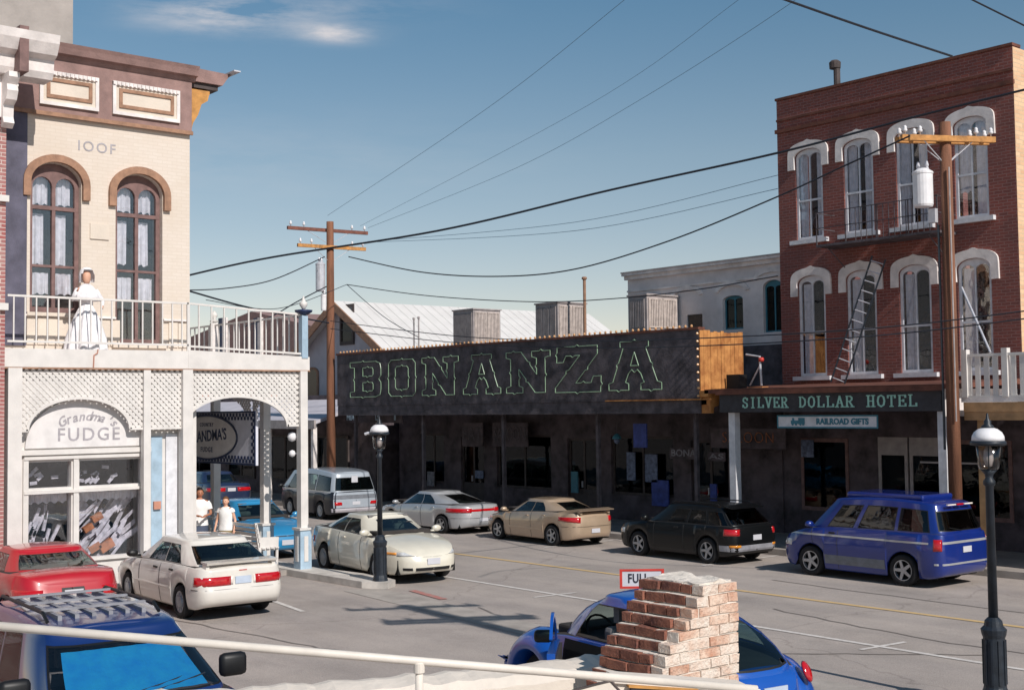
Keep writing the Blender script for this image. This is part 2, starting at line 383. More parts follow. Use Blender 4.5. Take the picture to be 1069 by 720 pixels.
# text on a wall facing -Y (reads along +X) / on a wall facing +X (reads along +Y)
def M_negY(x, y, z): return Matrix.Translation((x, y, z)) @ Matrix(((1, 0, 0, 0), (0, 0, -1, 0), (0, 1, 0, 0), (0, 0, 0, 1)))
def M_posX(x, y, z): return Matrix.Translation((x, y, z)) @ Matrix(((0, 0, 1, 0), (1, 0, 0, 0), (0, 1, 0, 0), (0, 0, 0, 1)))
# ================================================================ THE SETTING
def sheet(name, poly, z, material, sub=0):
    bm = NB(); vs = [bm.verts.new(V((x, y, z))) for x, y in poly]; bm.faces.new(vs)
    return struct(name, bm, material)
sheet('ground', [(-600, -300), (300, -300), (300, 600), (-600, 600)], -0.004, 'asphalt')
struct('sidewalk', B(-24.9, -140, 8, 14.9, 0.0, 0.12), 'sidewalk')
bm = box(NB(), -140, 12, 24.9, 30, 0, 0.14); box(bm, -140, 12, 24.75, 24.9, 0, 0.143)
struct('sidewalk', bm, 'sidewalk')
# near kerb with its rounded corner at the lamp
bm = NB()
kp = [(-60, 15.05), (-24.6, 15.05), (-22.6, 15.25), (-21.75, 15.1), (-21.5, 14.75), (-22.0, 14.45), (-24.6, 14.4), (-60, 14.4)]
prism(bm, kp, [], (0, 0, 0), XU, YU, ZU, 0.135); struct('kerb', bm, 'kerb')
bm = NB()
for (x0, x1, y0, y1, m_) in []: pass
def strip(name, pts, wd, z, material):
    bm = NB(); L = []
    for i, p in enumerate(pts):
        a = V(pts[max(i-1, 0)]); b = V(pts[min(i+1, len(pts)-1)]); d = (b-a).normalized(); nn = V((-d.y, d.x))
        q = V(p); L.append((bm.verts.new((q.x+nn.x*wd/2, q.y+nn.y*wd/2, z)), bm.verts.new((q.x-nn.x*wd/2, q.y-nn.y*wd/2, z))))
    for A, Bq in zip(L, L[1:]): bm.faces.new((A[0], A[1], Bq[1], Bq[0]))
    return struct(name, bm, material)
strip('gutter', [(-21.9, 14.35), (-16.0, 13.75), (-8, 13.6), (4, 13.5)], 0.75, 0.003, 'gutter')
strip('yellow_line', [(-90, 19.55), (6, 19.55)], 0.14, 0.004, 'line_yellow')
strip('parking_line', [(-23.4, 16.75), (-15, 16.6), (4, 16.2)], 0.11, 0.004, 'line_white')
for x in (-18.6, -11.3): strip('parking_line', [(x, 16.1), (x+0.1, 17.1)], 0.09, 0.005, 'line_white')
for x in (-25.0, -19.6): strip('parking_line', [(x, 22.0), (x, 24.7)], 0.1, 0.004, 'line_white')
strip('parking_line', [(-24.6, 12.95-.15), (-22.03, 12.34), (-20.23, 12.03)], 0.10, 0.004, 'line_white')
strip('parking_line', [(-24.6, 9.75), (-20.3, 9.2)], 0.10, 0.004, 'line_white')
strip('red_kerb_line', [(-21.0, 14.98), (-19.6, 14.72)], 0.16, 0.008, 'line_red')
mat('tar', '807872', 0.6, var=0.1)
for pts in ([(-30, 9.1), (-21.5, 9.9), (-17.2, 10.35), (-14.8, 10.9)], [(-17.0, 21.2), (-12, 20.9), (-4, 21.0)], [(-14.6, 18.2), (-11, 17.5), (-8, 17.6), (-3, 16.8)], [(-12, 15.0), (-9.6, 17.3)], [(-18.4, 14.6), (-13.6, 12.6), (-10, 12.4)]):
    q = []
    for a, b in zip(pts, pts[1:]):
        for k in range(10):
            t = k/10; q.append((a[0]+(b[0]-a[0])*t, a[1]+(b[1]-a[1])*t+random.uniform(-.05, .05)))
    strip('tar_seam', q, 0.045, 0.002, 'tar')

# ================================================================ CORNER BUILDING WITH THE LATTICE PORCH
WX = -25.7; FX = -24.7
cb = thing('corner_building', 'cream two storey corner building with tall arched windows, brown frieze and white lattice porch', 'building', (WX, 10.4, 0))
def W(bm): # world mesh -> relative to the empty
    return bm
def part(name, bm, m, root, smooth=False):
    o = obj(name, bm, m, root, smooth=smooth); o.matrix_parent_inverse = Matrix.Translation(-V(root.location)) if root.parent is None else Matrix(); return o
def sub(name, bm, m, par, smooth=False):
    return obj(name, bm, m, par, smooth=smooth)
Z0 = 0.12
w1 = archpoly(9.06, 10.10, 5.62, 8.25, 0.42); w2 = archpoly(10.83, 11.87, 5.02, 8.2, 0.42)
bm = facX(NB(), rect(7.0, 12.5, 4.4, 9.62), [w1, w2], WX-0.35, 0.35)
box(bm, -36, WX-0.35, 12.2, 12.5, 4.4, 9.62)
part('wall', bm, 'cream_brick', cb)
# dado boards under the windows
y = 9.0
while y < 12.4:
    if not (10.80 < y < 11.86): part('dado_board', box(NB(), WX+0.002, WX+0.03, y, y+0.20, 4.98, 5.50+0.02*math.sin(y*9)), 'cream_wall', cb)
    y += 0.215
part('window_ledge', box(NB(), WX+0.002, WX+0.07, 8.95, 10.82, 5.54, 5.58), 'old_white', cb)
part('window_ledge', box(NB(), WX+0.002, WX+0.07, 11.88, 12.46, 5.54, 5.58), 'old_white', cb)
part('shade_band', box(NB(), WX+0.003, WX+0.05, 7.6, 8.98, 4.95, 9.62), 'slate_shade', cb)  # dark strip standing in for the neighbour's cast shadow on this wall
# frieze with cream panels
bm = box(NB(), WX-0.3, WX+0.06, 7.4, 12.52, 9.62, 10.78)
box(bm, -36, WX-0.3, 12.2, 12.54, 9.62, 10.78)
part('frieze', bm, 'frieze_brown', cb)
part('frieze_moulding', box(NB(), WX+0.06, WX+0.11, 7.4, 12.53, 9.60, 9.68), 'rust_trim', cb)
for (a, b) in ((9.2, 10.42), (10.72, 12.22)):
    f = part('frieze_panel', facX(NB(), rect(a, b, 9.82, 10.52), [], WX+0.062, 0.03), 'cream_wall', cb)
    bm = NB()
    n = int((b-a)/0.085)
    for i in range(n): box(bm, WX+0.09, WX+0.15, a+i*(b-a)/n, a+(i+0.55)*(b-a)/n, 10.44, 10.51)
    facX(bm, rect(a, b, 9.82, 10.52), [rect(a+.07, b-.07, 9.89, 10.43)], WX+0.09, 0.03)
    sub('panel_moulding', bm, 'old_white', f)
    bm = facX(NB(), rect(a+.14, b-.14, 9.97, 10.38), [rect(a+.21, b-.21, 10.04, 10.31)], WX+0.091, 0.03)
    sub('panel_moulding', bm, 'rust_trim', f)
# cornice
bm = NB()
prism(bm, [(-0.3, 10.78), (0.07, 10.78), (0.12, 10.86), (0.22, 10.88), (0.26, 11.0), (0.3, 11.08), (-0.3, 11.12)], [], (WX, 7.2, 0), XU, ZU, YU, 5.4)
part('cornice', bm, 'frieze_brown', cb)
# street cornice seen end-on: black, gold and brown steps out to the right
bm = NB()
prism(bm, [(12.5, 10.82), (13.28, 10.82), (13.42, 11.02), (13.5, 11.09), (12.5, 11.12)], [], (-36, 0, 0), YU, ZU, XU, 10.32)
part('street_cornice', bm, 'frieze_brown', cb)
bm = prism(NB(), [(12.55, 10.7), (13.2, 10.7), (13.2, 10.82), (12.55, 10.82)], [], (-36, 0, 0), YU, ZU, XU, 10.25); part('cornice_band', bm, 'dark_trim', cb)
bm = NB()
for i in range(22): box(bm, -35.8+i*0.45, -35.6+i*0.45, 12.6, 13.12, 10.6, 10.72)
box(bm, -36, WX-.05, 12.55, 13.0, 10.58, 10.66); part('dentil', bm, 'ochre', cb)
for x in (WX-0.3, WX-3.0, WX-5.7):
    bm = prism(NB(), [(12.52, 10.58), (12.98, 10.58), (12.95, 10.44), (12.80, 10.34), (12.72, 10.1), (12.60, 9.9), (12.52, 9.6)], [], (x, 0, 0), YU, ZU, XU, 0.26)
    part('bracket', bm, 'ochre', cb)
part('flashing', box(NB(), -36, WX+0.33, 13.40, 13.56, 11.10, 11.13), 'galvanised', cb)
# lettering on the wall
part('lettering', text_bm('IOOF', 0.30, M_posX(WX+0.004, 10.42, 9.08), 0.004, 0.002, spacing=1.25), 'ghost_grey', cb)
part('plaque', box(NB(), WX+0.002, WX+0.03, 10.28, 10.68, 7.18, 7.5), 'cream_wall', cb)
# hoods
def hood(bm, y0, y1, zs, rise, t, drop, X, dep):
    c = (y0+y1)/2; h = (y1-y0)/2; n = 18
    o = [(c+(h+t)*math.cos(PI*i/n), zs+(rise+t)*math.sin(PI*i/n)) for i in range(n+1)]
    i_ = [(c+h*math.cos(PI*i/n), zs+rise*math.sin(PI*i/n)) for i in range(n+1)]
    poly = [(y1+t, zs-drop)]+o+[(y0-t, zs-drop), (y0, zs-drop)]+i_[::-1]+[(y1, zs-drop)]
    return facX(bm, poly, [], X, dep)
for (a, b, zs) in ((9.06, 10.10, 8.25), (10.83, 11.87, 8.2)):
    part('window_hood', hood(NB(), a-0.01, b+0.01, zs, 0.43, 0.15, 0.30, WX, 0.09), 'rust_trim', cb)
def curtain_bm(y0, y1, z0, z1, X, amp=0.03, per=0.14, axis='x'):
    bm = NB(); n = int((y1-y0)/0.02); L = []
    for i in range(n+1):
        y = y0+(y1-y0)*i/n; o = amp*math.sin(y*2*PI/per)+0.5*amp*math.sin(y*2*PI/per*2.3)
        sc = 0.05*math.sin(y*40)
        pa, pb = ((X+o, y, z0+sc*0.4), (X+o*0.4, y, z1)) if axis == 'x' else ((y, X+o, z0+sc*0.4), (y, X+o*0.4, z1))
        L.append((bm.verts.new(pa), bm.verts.new(pb)))
    for A, Bq in zip(L, L[1:]): bm.faces.new((A[0], A[1], Bq[1], Bq[0]))
    return bm
for k, (a, b, z0, zs, rise) in enumerate(((9.06, 10.10, 5.62, 8.25, 0.42), (10.83, 11.87, 5.02, 8.2, 0.42))):
    c = (a+b)/2
    bm = facX(NB(), archpoly(a+.003, b-.003, z0+.003, zs, rise-.004), [archpoly(a+.09, c-.035, z0+.12, zs-.06, 0.20, 8), archpoly(c+.035, b-.09, z0+.12, zs-.06, 0.20, 8)], WX-0.20, 0.07)
    box(bm, WX-0.20, WX-0.125, a+.01, b-.01, 7.72, 7.80); box(bm, WX-0.19, WX-0.135, a+.01, b-.01, 6.55, 6.60)
    wn = part('window', bm, 'sash_brown', cb)
    sub('sill', box(NB(), WX-0.2, WX+0.10, a-0.08, b+0.08, z0-0.07, z0), 'cream_wall', wn)
    sub('pane', facX(NB(), archpoly(a+.05, b-.05, z0+.05, zs, rise-.05), [], WX-0.18, 0.008), 'house_glass', wn)
    for (p, q) in ((a+.10, c-.04), (c+.04, b-.10)):
        bm = curtain_bm(p+0.03, q-0.03, 7.85, 8.5, WX-0.30); me2 = curtain_bm(p+.02, q-.12, 6.62+0.1*k, 7.65, WX-0.28)
        t1 = D.meshes.new('t'); me2.to_mesh(t1); bm.from_mesh(t1); D.meshes.remove(t1); me2.free()
        me2 = curtain_bm(p+.05, q-.02, z0+0.35*(1-k)+.05+0.9*k, 6.45, WX-0.27); t1 = D.meshes.new('t'); me2.to_mesh(t1); bm.from_mesh(t1); D.meshes.remove(t1); me2.free()
        sub('curtain', bm, 'curtain_white', wn)
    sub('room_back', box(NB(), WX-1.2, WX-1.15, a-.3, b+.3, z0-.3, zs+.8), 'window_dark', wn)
# balcony floor and fascia
bm = NB()
prism(bm, [(7.6, 4.49), (11.98, 4.49), (11.98, 4.86), (7.6, 4.84)], [], (FX-0.05, 0, 0), YU, ZU, XU, 0.05)
prism(bm, [(11.98, 4.49), (14.88, 4.47), (14.88, 4.78), (11.98, 4.88)], [], (FX-0.06, 0, 0), YU, ZU, XU, 0.07)
box(bm, -40, FX-0.07, 14.80, 14.87, 4.47, 4.78)
part('fascia', bm, 'white_paint', cb)
part('fascia_moulding', box(NB(), FX, FX+0.03, 7.6, 14.88, 4.455, 4.485), 'rust_trim', cb)
bm = NB(); prism(bm, [(7.6, 4.74), (12.5, 4.80), (14.78, 4.70), (14.78, 4.64), (12.5, 4.72), (7.6, 4.66)], [], (FX-0.06, 0, 0), YU, ZU, -XU, 0.92)
box(bm, -40, FX-1.0, 12.55, 14.78, 4.62, 4.70)
part('balcony_deck', bm, 'old_white', cb)
part('downspout_stain', tube(NB(), [(FX+0.02, 10.05, 4.86), (FX+0.02, 10.04, 4.78), (FX+0.02, 9.97, 4.74), (FX+0.02, 9.96, 4.5)], 0.012, 6), 'pink_brick', cb)
# railing, side part
RX = FX-0.04
bm = NB()
box(bm, RX-.02, RX+.02, 8.3, 12.0, 5.83, 5.87); box(bm, RX-.02, RX+.02, 8.3, 12.0, 4.96, 5.0)
y = 8.42
while y < 12.0:
    box(bm, RX-.013, RX+.013, y-.013, y+.013, 5.0, 5.83); y += 0.215
box(bm, RX-.02, RX+.02, 11.97, 12.03, 4.86, 5.87)
part('railing', bm, 'white_paint', cb)
bm = NB()
def zsl(y, a, b): return a+(b-a)*(y-12.0)/2.75
for s in range(1):
    for (a, b) in ((5.87, 5.74), (4.98, 4.87)):
        prism(bm, [(12.03, a-.04), (14.75, b-.04), (14.75, b), (12.03, a)], [], (RX-.02, 0, 0), YU, ZU, XU, 0.04)
y = 12.24
while y < 14.7:
    box(bm, RX-.014, RX+.014, y-.014, y+.014, zsl(y, 4.96, 4.85), zsl(y, 5.85, 5.72)); y += 0.29
part('railing', bm, 'white_paint', cb)
bm = NB(); yf = 14.75
box(bm, -33, RX, yf-.02, yf+.02, 5.70, 5.74); box(bm, -33, RX, yf-.02, yf+.02, 4.83, 4.87)
x = -32.9
while x < RX-.1: box(bm, x-.014, x+.014, yf-.014, yf+.014, 4.83, 5.72); x += 0.26
part('railing', bm, 'white_paint', cb)
nw = part('newel_post', box(NB(), RX-.08, RX+.07, 14.68, 14.83, 4.75, 5.70), 'pale_blue', cb)
bm = NB(); lathe(bm, [(0.02, 5.70), (0.10, 5.72), (0.19, 5.78), (0.20, 5.82), (0.05, 5.84)], 20, Matrix.Translation((RX, 14.76, 0)))
sub('newel_cap', bm, 'navy', nw, True)
bm = NB(); lathe(bm, [(0.03, 5.83), (0.05, 5.87), (0.09, 5.93), (0.09, 5.98), (0.04, 6.03), (0.02, 6.10), (0.01, 6.14)], 16, Matrix.Translation((RX, 14.76, 0)))
sub('finial', bm, 'white_paint', nw, True)
nw = part('newel_post', box(NB(), -29.08, -28.93, 14.68, 14.83, 4.75, 5.78), 'old_white', cb)
bm = NB(); lathe(bm, [(0.02, 5.78), (0.12, 5.82), (0.03, 5.88), (0.08, 5.95), (0.08, 6.0), (0.02, 6.08)], 16, Matrix.Translation((-29, 14.76, 0)))
sub('finial', bm, 'white_paint', nw, True)
# lattice
def lattice(bm, y0, y1, z0, z1, inside, X, sp=0.125, wd=0.060, org='x'):
    import math as mt
    for sgn in (1, -1):
        L = (y1-y0)+(z1-z0)
        k = -int((z1-z0)/sp)-2 if sgn > 0 else 0
        n = int(L/sp)+4
        for i in range(n):
            c = y0+(k+i)*sp if sgn > 0 else y0+i*sp
            run = None; st = 0.012
            t = 0.0; tot = (z1-z0)
            while t <= tot+st:
                zz = z0+t; yy = c+t if sgn > 0 else c-t
                ok = t <= tot and y0 <= yy <= y1 and inside(yy, zz)
                if ok and run is None: run = (yy, zz)
                if (not ok) and run is not None:
                    e = (yy-(st if sgn > 0 else -st), zz-st)
                    a = V(run); b = V(e)
                    if (b-a).length > 0.02:
                        d = (b-a).normalized(); nn = V((-d.y, d.x))*wd/2
                        off = 0.0 if sgn > 0 else 0.009
                        P = [a+nn, b+nn, b-nn, a-nn]
                        if org == 'x': prism(bm, [(p.x, p.y) for p in P], [], (X+off, 0, 0), YU, ZU, XU, 0.008)
                        else: prism(bm, [(p.x, p.y) for p in P], [], (0, X+off, 0), XU, ZU, YU, 0.008)
                    run = None
                t += st
    return bm
LX = FX-0.06
zl = 3.30
def arch_in(c, h, zb, rise):
    return lambda y, z: not (abs(y-c) < h and z < zb+rise*math.sqrt(max(0, 1-((y-c)/h)**2)))
bays = [(8.55, 11.02, arch_in(9.72, 1.02, 3.27, 0.62), (9.72, 1.02, 0.62)), (11.14, 11.88, lambda y, z: True, None), (12.02, 14.62, arch_in(13.12, 1.22, 3.25, 0.66), (13.12, 1.22, 0.66))]
for (a, b, ins, ar) in bays:
    bm = lattice(NB(), a, b, zl, 4.46, ins, LX)
    lp = part('lattice_panel', bm, 'white_paint', cb)
    bm = NB()
    zb_ = zl
    if ar:
        c, h, rise = ar; zb = 3.27 if c < 12 else 3.25; n = 24
        ot = [(c+(h+.035)*math.cos(PI*i/n), zb+(rise+.035)*math.sin(PI*i/n)) for i in range(n+1)]
        it = [(c+(h-.02)*math.cos(PI*i/n), zb+(rise-.02)*math.sin(PI*i/n)) for i in range(n+1)]
        facX(bm, ot+it[::-1], [], LX-.01, 0.045)
        box(bm, LX-.01, LX+.035, a, c-h, zl-.05, zl); box(bm, LX-.01, LX+.035, c+h, b, zl-.05, zl)
    else: box(bm, LX-.01, LX+.035, a, b, zl-.05, zl)
    sub('lattice_edge', bm, 'white_paint', lp)
# posts of the side row
def post(y, x=FX-0.05, wd=0.09, z0=0.12, z1=4.47, base=True):
    p = part('post', box(NB(), x-wd, x+wd, y-wd, y+wd, z0 if not base else 1.0, z1), 'white_paint', cb)
    if base:
        bm = box(NB(), x-wd-.05, x+wd+.05, y-wd-.05, y+wd+.05, z0, 0.98)
        o = sub('post_base', bm, 'pale_blue', p)
        bm = box(NB(), x-wd-.08, x+wd+.08, y-wd-.08, y+wd+.08, 0.98, 1.03)
        box(bm, x+wd+.05, x+wd+.065, y-.05, y+.05, 0.3, 0.85); box(bm, x-.05, x+.05, y-wd-.065, y-wd-.05, 0.3, 0.85)
        sub('post_trim', bm, 'white_paint', p)
    return p
post(8.42, base=False, wd=0.13, z0=0.12); post(11.08, base=False, wd=0.075); post(11.95, base=False, wd=0.11)
post(14.72); 
for x in (PY(277, 500, 14.72).x, PY(225, 500, 14.72).x, -37): post(14.72, x)
# lattice arch towards the main street, above the bench
bm = lattice(NB(), -27.0, -24.85, zl, 4.44, lambda x, z: not (abs(x+25.95) < 0.98 and z < 3.25+0.75*math.sqrt(max(0, 1-((x+25.95)/0.98)**2))), 14.72, org='y')
part('lattice_panel', bm, 'white_paint', cb)
bm = lattice(NB(), -31.2, -27.1, zl, 4.44, lambda x, z: not (abs(x+29.1) < 1.9 and z < 3.25+0.8*math.sqrt(max(0, 1-((x+29.1)/1.9)**2))), 14.72, org='y')
part('lattice_panel', bm, 'white_paint', cb)
# shop front below
SX = -24.98
bm = facX(NB(), rect(7.2, 12.3, 0.12, 4.45), [rect(8.78, 9.64, 0.75, 2.06), rect(9.80, 11.10, 0.75, 2.06), rect(8.78, 9.64, 2.16, 2.66), rect(9.80, 11.10, 2.16, 2.66)], SX-0.2, 0.2)
box(bm, -36, SX-0.2, 12.1, 12.3, 0.12, 4.45)
part('shop_wall', bm, 'white_paint', cb)
bm = NB()
for z in (0.72, 2.08, 2.74): box(bm, SX+.002, SX+0.07, 8.7, 11.2, z-.03, z+.03)
box(bm, SX+.002, SX+0.09, 8.62, 11.26, 2.80, 2.90)
for y in (8.74, 9.72, 11.14): box(bm, SX+.003, SX+0.05, y-.05, y+.05, 0.12, 2.75)
part('shop_window_frame', bm, 'white_paint', cb)
sw = part('shop_window', box(NB(), SX-0.12, SX-0.11, 8.7, 11.15, 0.6, 2.7), 'house_glass', cb)
# what lies in the window: crumpled tissue, boxes, small lace valance
rnd = random.Random(3)
bm = NB()
for i in range(46):
    y = rnd.uniform(9.95, 11.0); z = rnd.uniform(0.85, 1.85)*1.0
    a = rnd.uniform(0.5, 1.1); L_ = rnd.uniform(.12, .4)
    d = V((0, math.cos(a), math.sin(a)))*L_; nn = V((rnd.uniform(-.3, .3), -math.sin(a), math.cos(a))).normalized()*rnd.uniform(.02, .07)
    x = SX-0.45+rnd.uniform(-.15, .15); p = V((x, y, z))
    vs = [bm.verts.new(q) for q in (p-d-nn, p+d-nn*0.4, p+d*1.1+nn, p-d*.8+nn)]; bm.faces.new(vs)
for i in range(14):
    y = rnd.uniform(8.85, 9.5); z = rnd.uniform(0.85, 1.7); h = rnd.uniform(.1, .25)
    box(bm, SX-.5, SX-.45, y-.03, y+.03, z-h, z+h, Matrix.Translation((0, y, z)) @ Matrix.Rotation(rnd.uniform(-.6, .2), 4, 'X') @ Matrix.Translation((0, -y, -z)))
for i in range(18):
    y = rnd.choice((rnd.uniform(8.95, 9.5), rnd.uniform(9.95, 10.95))); z = rnd.uniform(2.2, 2.5)
    box(bm, SX-.45, SX-.42, y-.07, y+.07, z-.03, z+.035, Matrix.Translation((0, y, z)) @ Matrix.Rotation(rnd.uniform(-.2, .9), 4, 'X') @ Matrix.Translation((0, -y, -z)))
sub('display', bm, 'tissue', sw)
bm = NB()
for (y, z, s) in ((10.3, 1.5, .11), (10.12, 1.3, .1), (10.5, .92, .15), (10.25, .9, .12)): box(bm, SX-.42, SX-.3, y-s, y+s, z-s*.6, z+s*.6, Matrix.Translation((0, y, z)) @ Matrix.Rotation(.5, 4, 'X') @ Matrix.Translation((0, -y, -z)))
sub('display_box', bm, 'orange_box', sw)
for (p, q) in ((8.8, 9.62), (9.82, 11.08)):
    sub('lace_valance', curtain_bm(p, q, 1.86, 2.05, SX-.2, 0.015, 0.1), 'curtain_white', sw)
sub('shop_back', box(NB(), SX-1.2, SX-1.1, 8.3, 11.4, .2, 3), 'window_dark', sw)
bm = NB(); c = 9.94; n = 26
facX(bm, [(c+1.22*math.cos(PI*i/n), 2.93+0.98*math.sin(PI*i/n)) for i in range(n+1)], [], SX+.004, 0.05)
sb = part('arched_sign_board', bm, 'sign_cream', cb)
bm = text_bm('FUDGE', 0.36, M_posX(SX+0.056, 9.97, 3.17), 0.003, 0.004, spacing=1.2)
sub('lettering', bm, 'ghost_grey', sb)
bm = NB()
for i, ch in enumerate("Grandma's"):
    a = math.radians(126-i*9.2)
    q = text_bm(ch, 0.25, M_posX(SX+0.056, c+0.88*math.cos(a)+.0, 2.93+0.60*math.sin(a)+0.0) @ Matrix.Rotation(a-PI/2, 4, 'Z'), 0.003, 0.006, shear=0.35)
    t1 = D.meshes.new('t'); q.to_mesh(t1); bm.from_mesh(t1); D.meshes.remove(t1); q.free()
sub('lettering', bm, 'ghost_grey', sb)
part('door_panel', box(NB(), SX+.004, SX+.04, 11.28, 11.52, 0.2, 3.1), 'pale_blue', cb)
part('wall_box', box(NB(), SX+.045, SX+.1, 11.32, 11.47, 1.62, 1.78), 'pink_brick', cb)
for (a, b) in ((11.6, 11.85),): part('shutter', box(NB(), SX+.004, SX+.05, a, b, 0.2, 3.15), 'sash_white', cb)

# oval sign hanging under the porch
hs = thing('hanging_sign', "cream signboard with navy chequered edge and oval reading GRANDMA'S, hung under the porch arch", 'sign', (-25.9, 13.3, 3.0))
def HS(name, bm, m, par=None):
    o = obj(name, bm, m, par or hs)
    if par is None: o.matrix_parent_inverse = Matrix.Translation((25.9, -13.3, -3.0))
    return o
sx0, sx1, sz0, sz1, sy = -29.3, PY(267, 450, 13.9).x, 2.40, 3.60, 13.9
HS('board', box(NB(), sx0, sx1, sy, sy+.06, sz0, sz1), 'board_grey')
bm = facY(NB(), rect(sx0, sx1, sz0, sz1), [rect(sx0+.04, sx1-.04, sz0+.04, sz1-.04)], sy-.02, 0.018)
k = 0
s = 0.075
nx = int((sx1-sx0-.1)/s); nzc = int((sz1-sz0-.1)/s)
for i in range(nx):
    for j in (0, 1):
        if (i+j) % 2 == 0:
            for zb in (sz0+.05+j*s, sz1-.05-(j+1)*s): box(bm, sx0+.05+i*s, sx0+.05+(i+1)*s, sy-.012, sy-.002, zb, zb+s)
for i in range(2, nzc-1):
    for j in (0, 1):
        if (i+j) % 2 == 0:
            for xb in (sx0+.05+j*s, sx1-.05-(j+1)*s): box(bm, xb, xb+s, sy-.012, sy-.002, sz0+.05+i*s, sz0+.05+(i+1)*s)
HS('checker_border', bm, 'navy')
ox, oz, oa, ob = (PY(248, 457, 13.9).x+PY(187, 457, 13.9).x)/2, 3.0, (PY(248, 457, 13.9).x-PY(187, 457, 13.9).x)/2, 0.50
ell = lambda a, b, n=48: [(ox+a*math.cos(2*PI*i/n), oz+b*math.sin(2*PI*i/n)) for i in range(n)]
HS('oval', facY(NB(), ell(oa, ob), [], sy-.016, 0.014), 'sign_cream')
HS('oval_rim', facY(NB(), ell(oa+.04, ob+.035), [ell(oa-.02, ob-.015)], sy-.03, 0.013), 'navy')
bm = text_bm("GRANDMA'S", 0.36, M_negY(ox+0.02, sy-.018, oz+.02) @ Matrix.Rotation(0.06, 4, 'Z'), 0.004, 0.006, sx=0.95)
for s_, z, r in (('FUDGE', oz-.29, 0.16), ('COUNTRY', oz+.29, 0.12)):
    q = text_bm(s_, r, M_negY(ox, sy-.018, z), 0.004, 0.002, spacing=1.3); t1 = D.meshes.new('t'); q.to_mesh(t1); bm.from_mesh(t1); D.meshes.remove(t1); q.free()
HS('lettering', bm, 'navy')
bm = NB()
tube(bm, [(-28.4, sy+.03, 3.59), (-28.4, sy+.03, 4.62)], 0.012, 6)
HS('hanger', bm, 'navy')

# ================================================================ NEIGHBOURS ON THE LEFT
nb = thing('brick_building', 'dark red brick building with white bracketed cornice at the left edge', 'building', (-24.8, 6, 0))
def P_(root, name, bm, m, par=None, smooth=False):
    o = obj(name, bm, m, par or root, smooth=smooth)
    if par is None: o.matrix_parent_inverse = Matrix.Translation(-V(root.location))
    return o
P_(nb, 'wall', box(NB(), -33, -24.62, 1.0, 8.22, 0, 9.9), 'neighbour_brick')
P_(nb, 'string_course', box(NB(), -24.6, -24.52, 1.0, 8.25, 5.55, 5.68), 'white_paint')
P_(nb, 'string_course', box(NB(), -24.6, -24.52, 1.0, 8.25, 7.6, 7.72), 'white_paint')
bm = NB()
prof = [(-.2, 10.0), (.25, 10.0), (.32, 10.12), (.34, 10.35), (.5, 10.42), (.62, 10.62), (.66, 10.78), (-.2, 10.82)]
prism(bm, prof, [], (-24.62, 1.0, 0), XU, ZU, YU, 8.0)
P_(nb, 'cornice', bm, 'old_white')
P_(nb, 'cornice_board', box(NB(), -24.62, -24.55, 1.0, 8.28, 9.2, 10.0), 'old_white')
P_(nb, 'corner_pier', box(NB(), -24.5, -24.0, 8.25, 8.42, 10.0, 10.86), 'sash_brown')
for y in (4.2, 6.2, 8.1):
    bm = prism(NB(), [(0, 10.0), (.42, 10.0), (.42, 9.9), (.30, 9.78), (.34, 9.66), (.26, 9.5), (.10, 9.42), (.08, 9.2), (.14, 9.08), (.04, 9.0), (0, 9.0)], [], (-24.55, y, 0), XU, ZU, YU, 0.2)
    br = P_(nb, 'bracket', bm, 'old_white')
    bm = NB(); n = 22; pts = []
    for i in range(n): a = i*0.5; r = 0.11-0.004*i; pts.append((-24.35+r*math.cos(a)*1, y-.005+0.21, 9.75+r*math.sin(a)))
    tube(bm, pts, 0.012, 5); sub('scroll', bm, 'white_paint', br)
gb = thing('grey_building', 'plain grey plaster block rising behind the cream corner building', 'building', (-31, 8, 0))
P_(gb, 'wall', box(NB(), -34, -28.4, 2.0, 10.95, 0, 15), 'grey_plaster')

# ================================================================ BLACK SALOON WITH THE BIG SIGN
def root(name, label, cat, loc, group=None): return thing(name, label, cat, loc, 0, group)
sa = root('saloon', 'long black wooden saloon with a big outlined BONANZA sign board over its canopy', 'building', (-30.5, 25, 0))
SXL, SXR = -39.45, -22.17
P_(sa, 'facade_wall', facY(NB(), rect(-40.0, -22.0, 0.14, 3.7), [rect(-38.6, -37.2, 0.9, 2.7), rect(-36.2, -34.9, 0.2, 2.6), rect(-34.2, -31.4, 0.9, 2.7), rect(-30.6, -29.2, 0.2, 2.6), rect(-28.6, -26.0, 0.9, 2.7), rect(-25.3, -23.9, 0.2, 2.6)], 28.0, 0.25), 'store_dark')
bm = box(NB(), -40.0, -22.0, 28.26, 52, 0.0, 5.25)
P_(sa, 'roof_block', bm, 'black_wood')
P_(sa, 'canopy', box(NB(), SXL, -22.0, 24.98, 28.0, 3.62, 3.74), 'black_wood')
bd = P_(sa, 'sign_board', box(NB(), SXL, SXR, 24.92, 25.10, 3.74, 5.56), 'black_wood')
bm = NB()
x = SXL+.15
while x < SXR: box(bm, x, x+.008, 24.912, 24.918, 3.76, 5.54); x += 0.31
bm2 = box(NB(), SXL-.03, SXR+.02, 24.88, 25.14, 5.562, 5.62); sub('cap_board', bm2, 'brown_edge', bd); bm.free()
P_(sa, 'fascia', box(NB(), SXL, SXR, 24.94, 24.978, 3.40, 3.735), 'black_wood')
P_(sa, 'edge_rail', box(NB(), -25.6, -21.75, 24.86, 24.915, 3.742, 3.775), 'raw_wood')
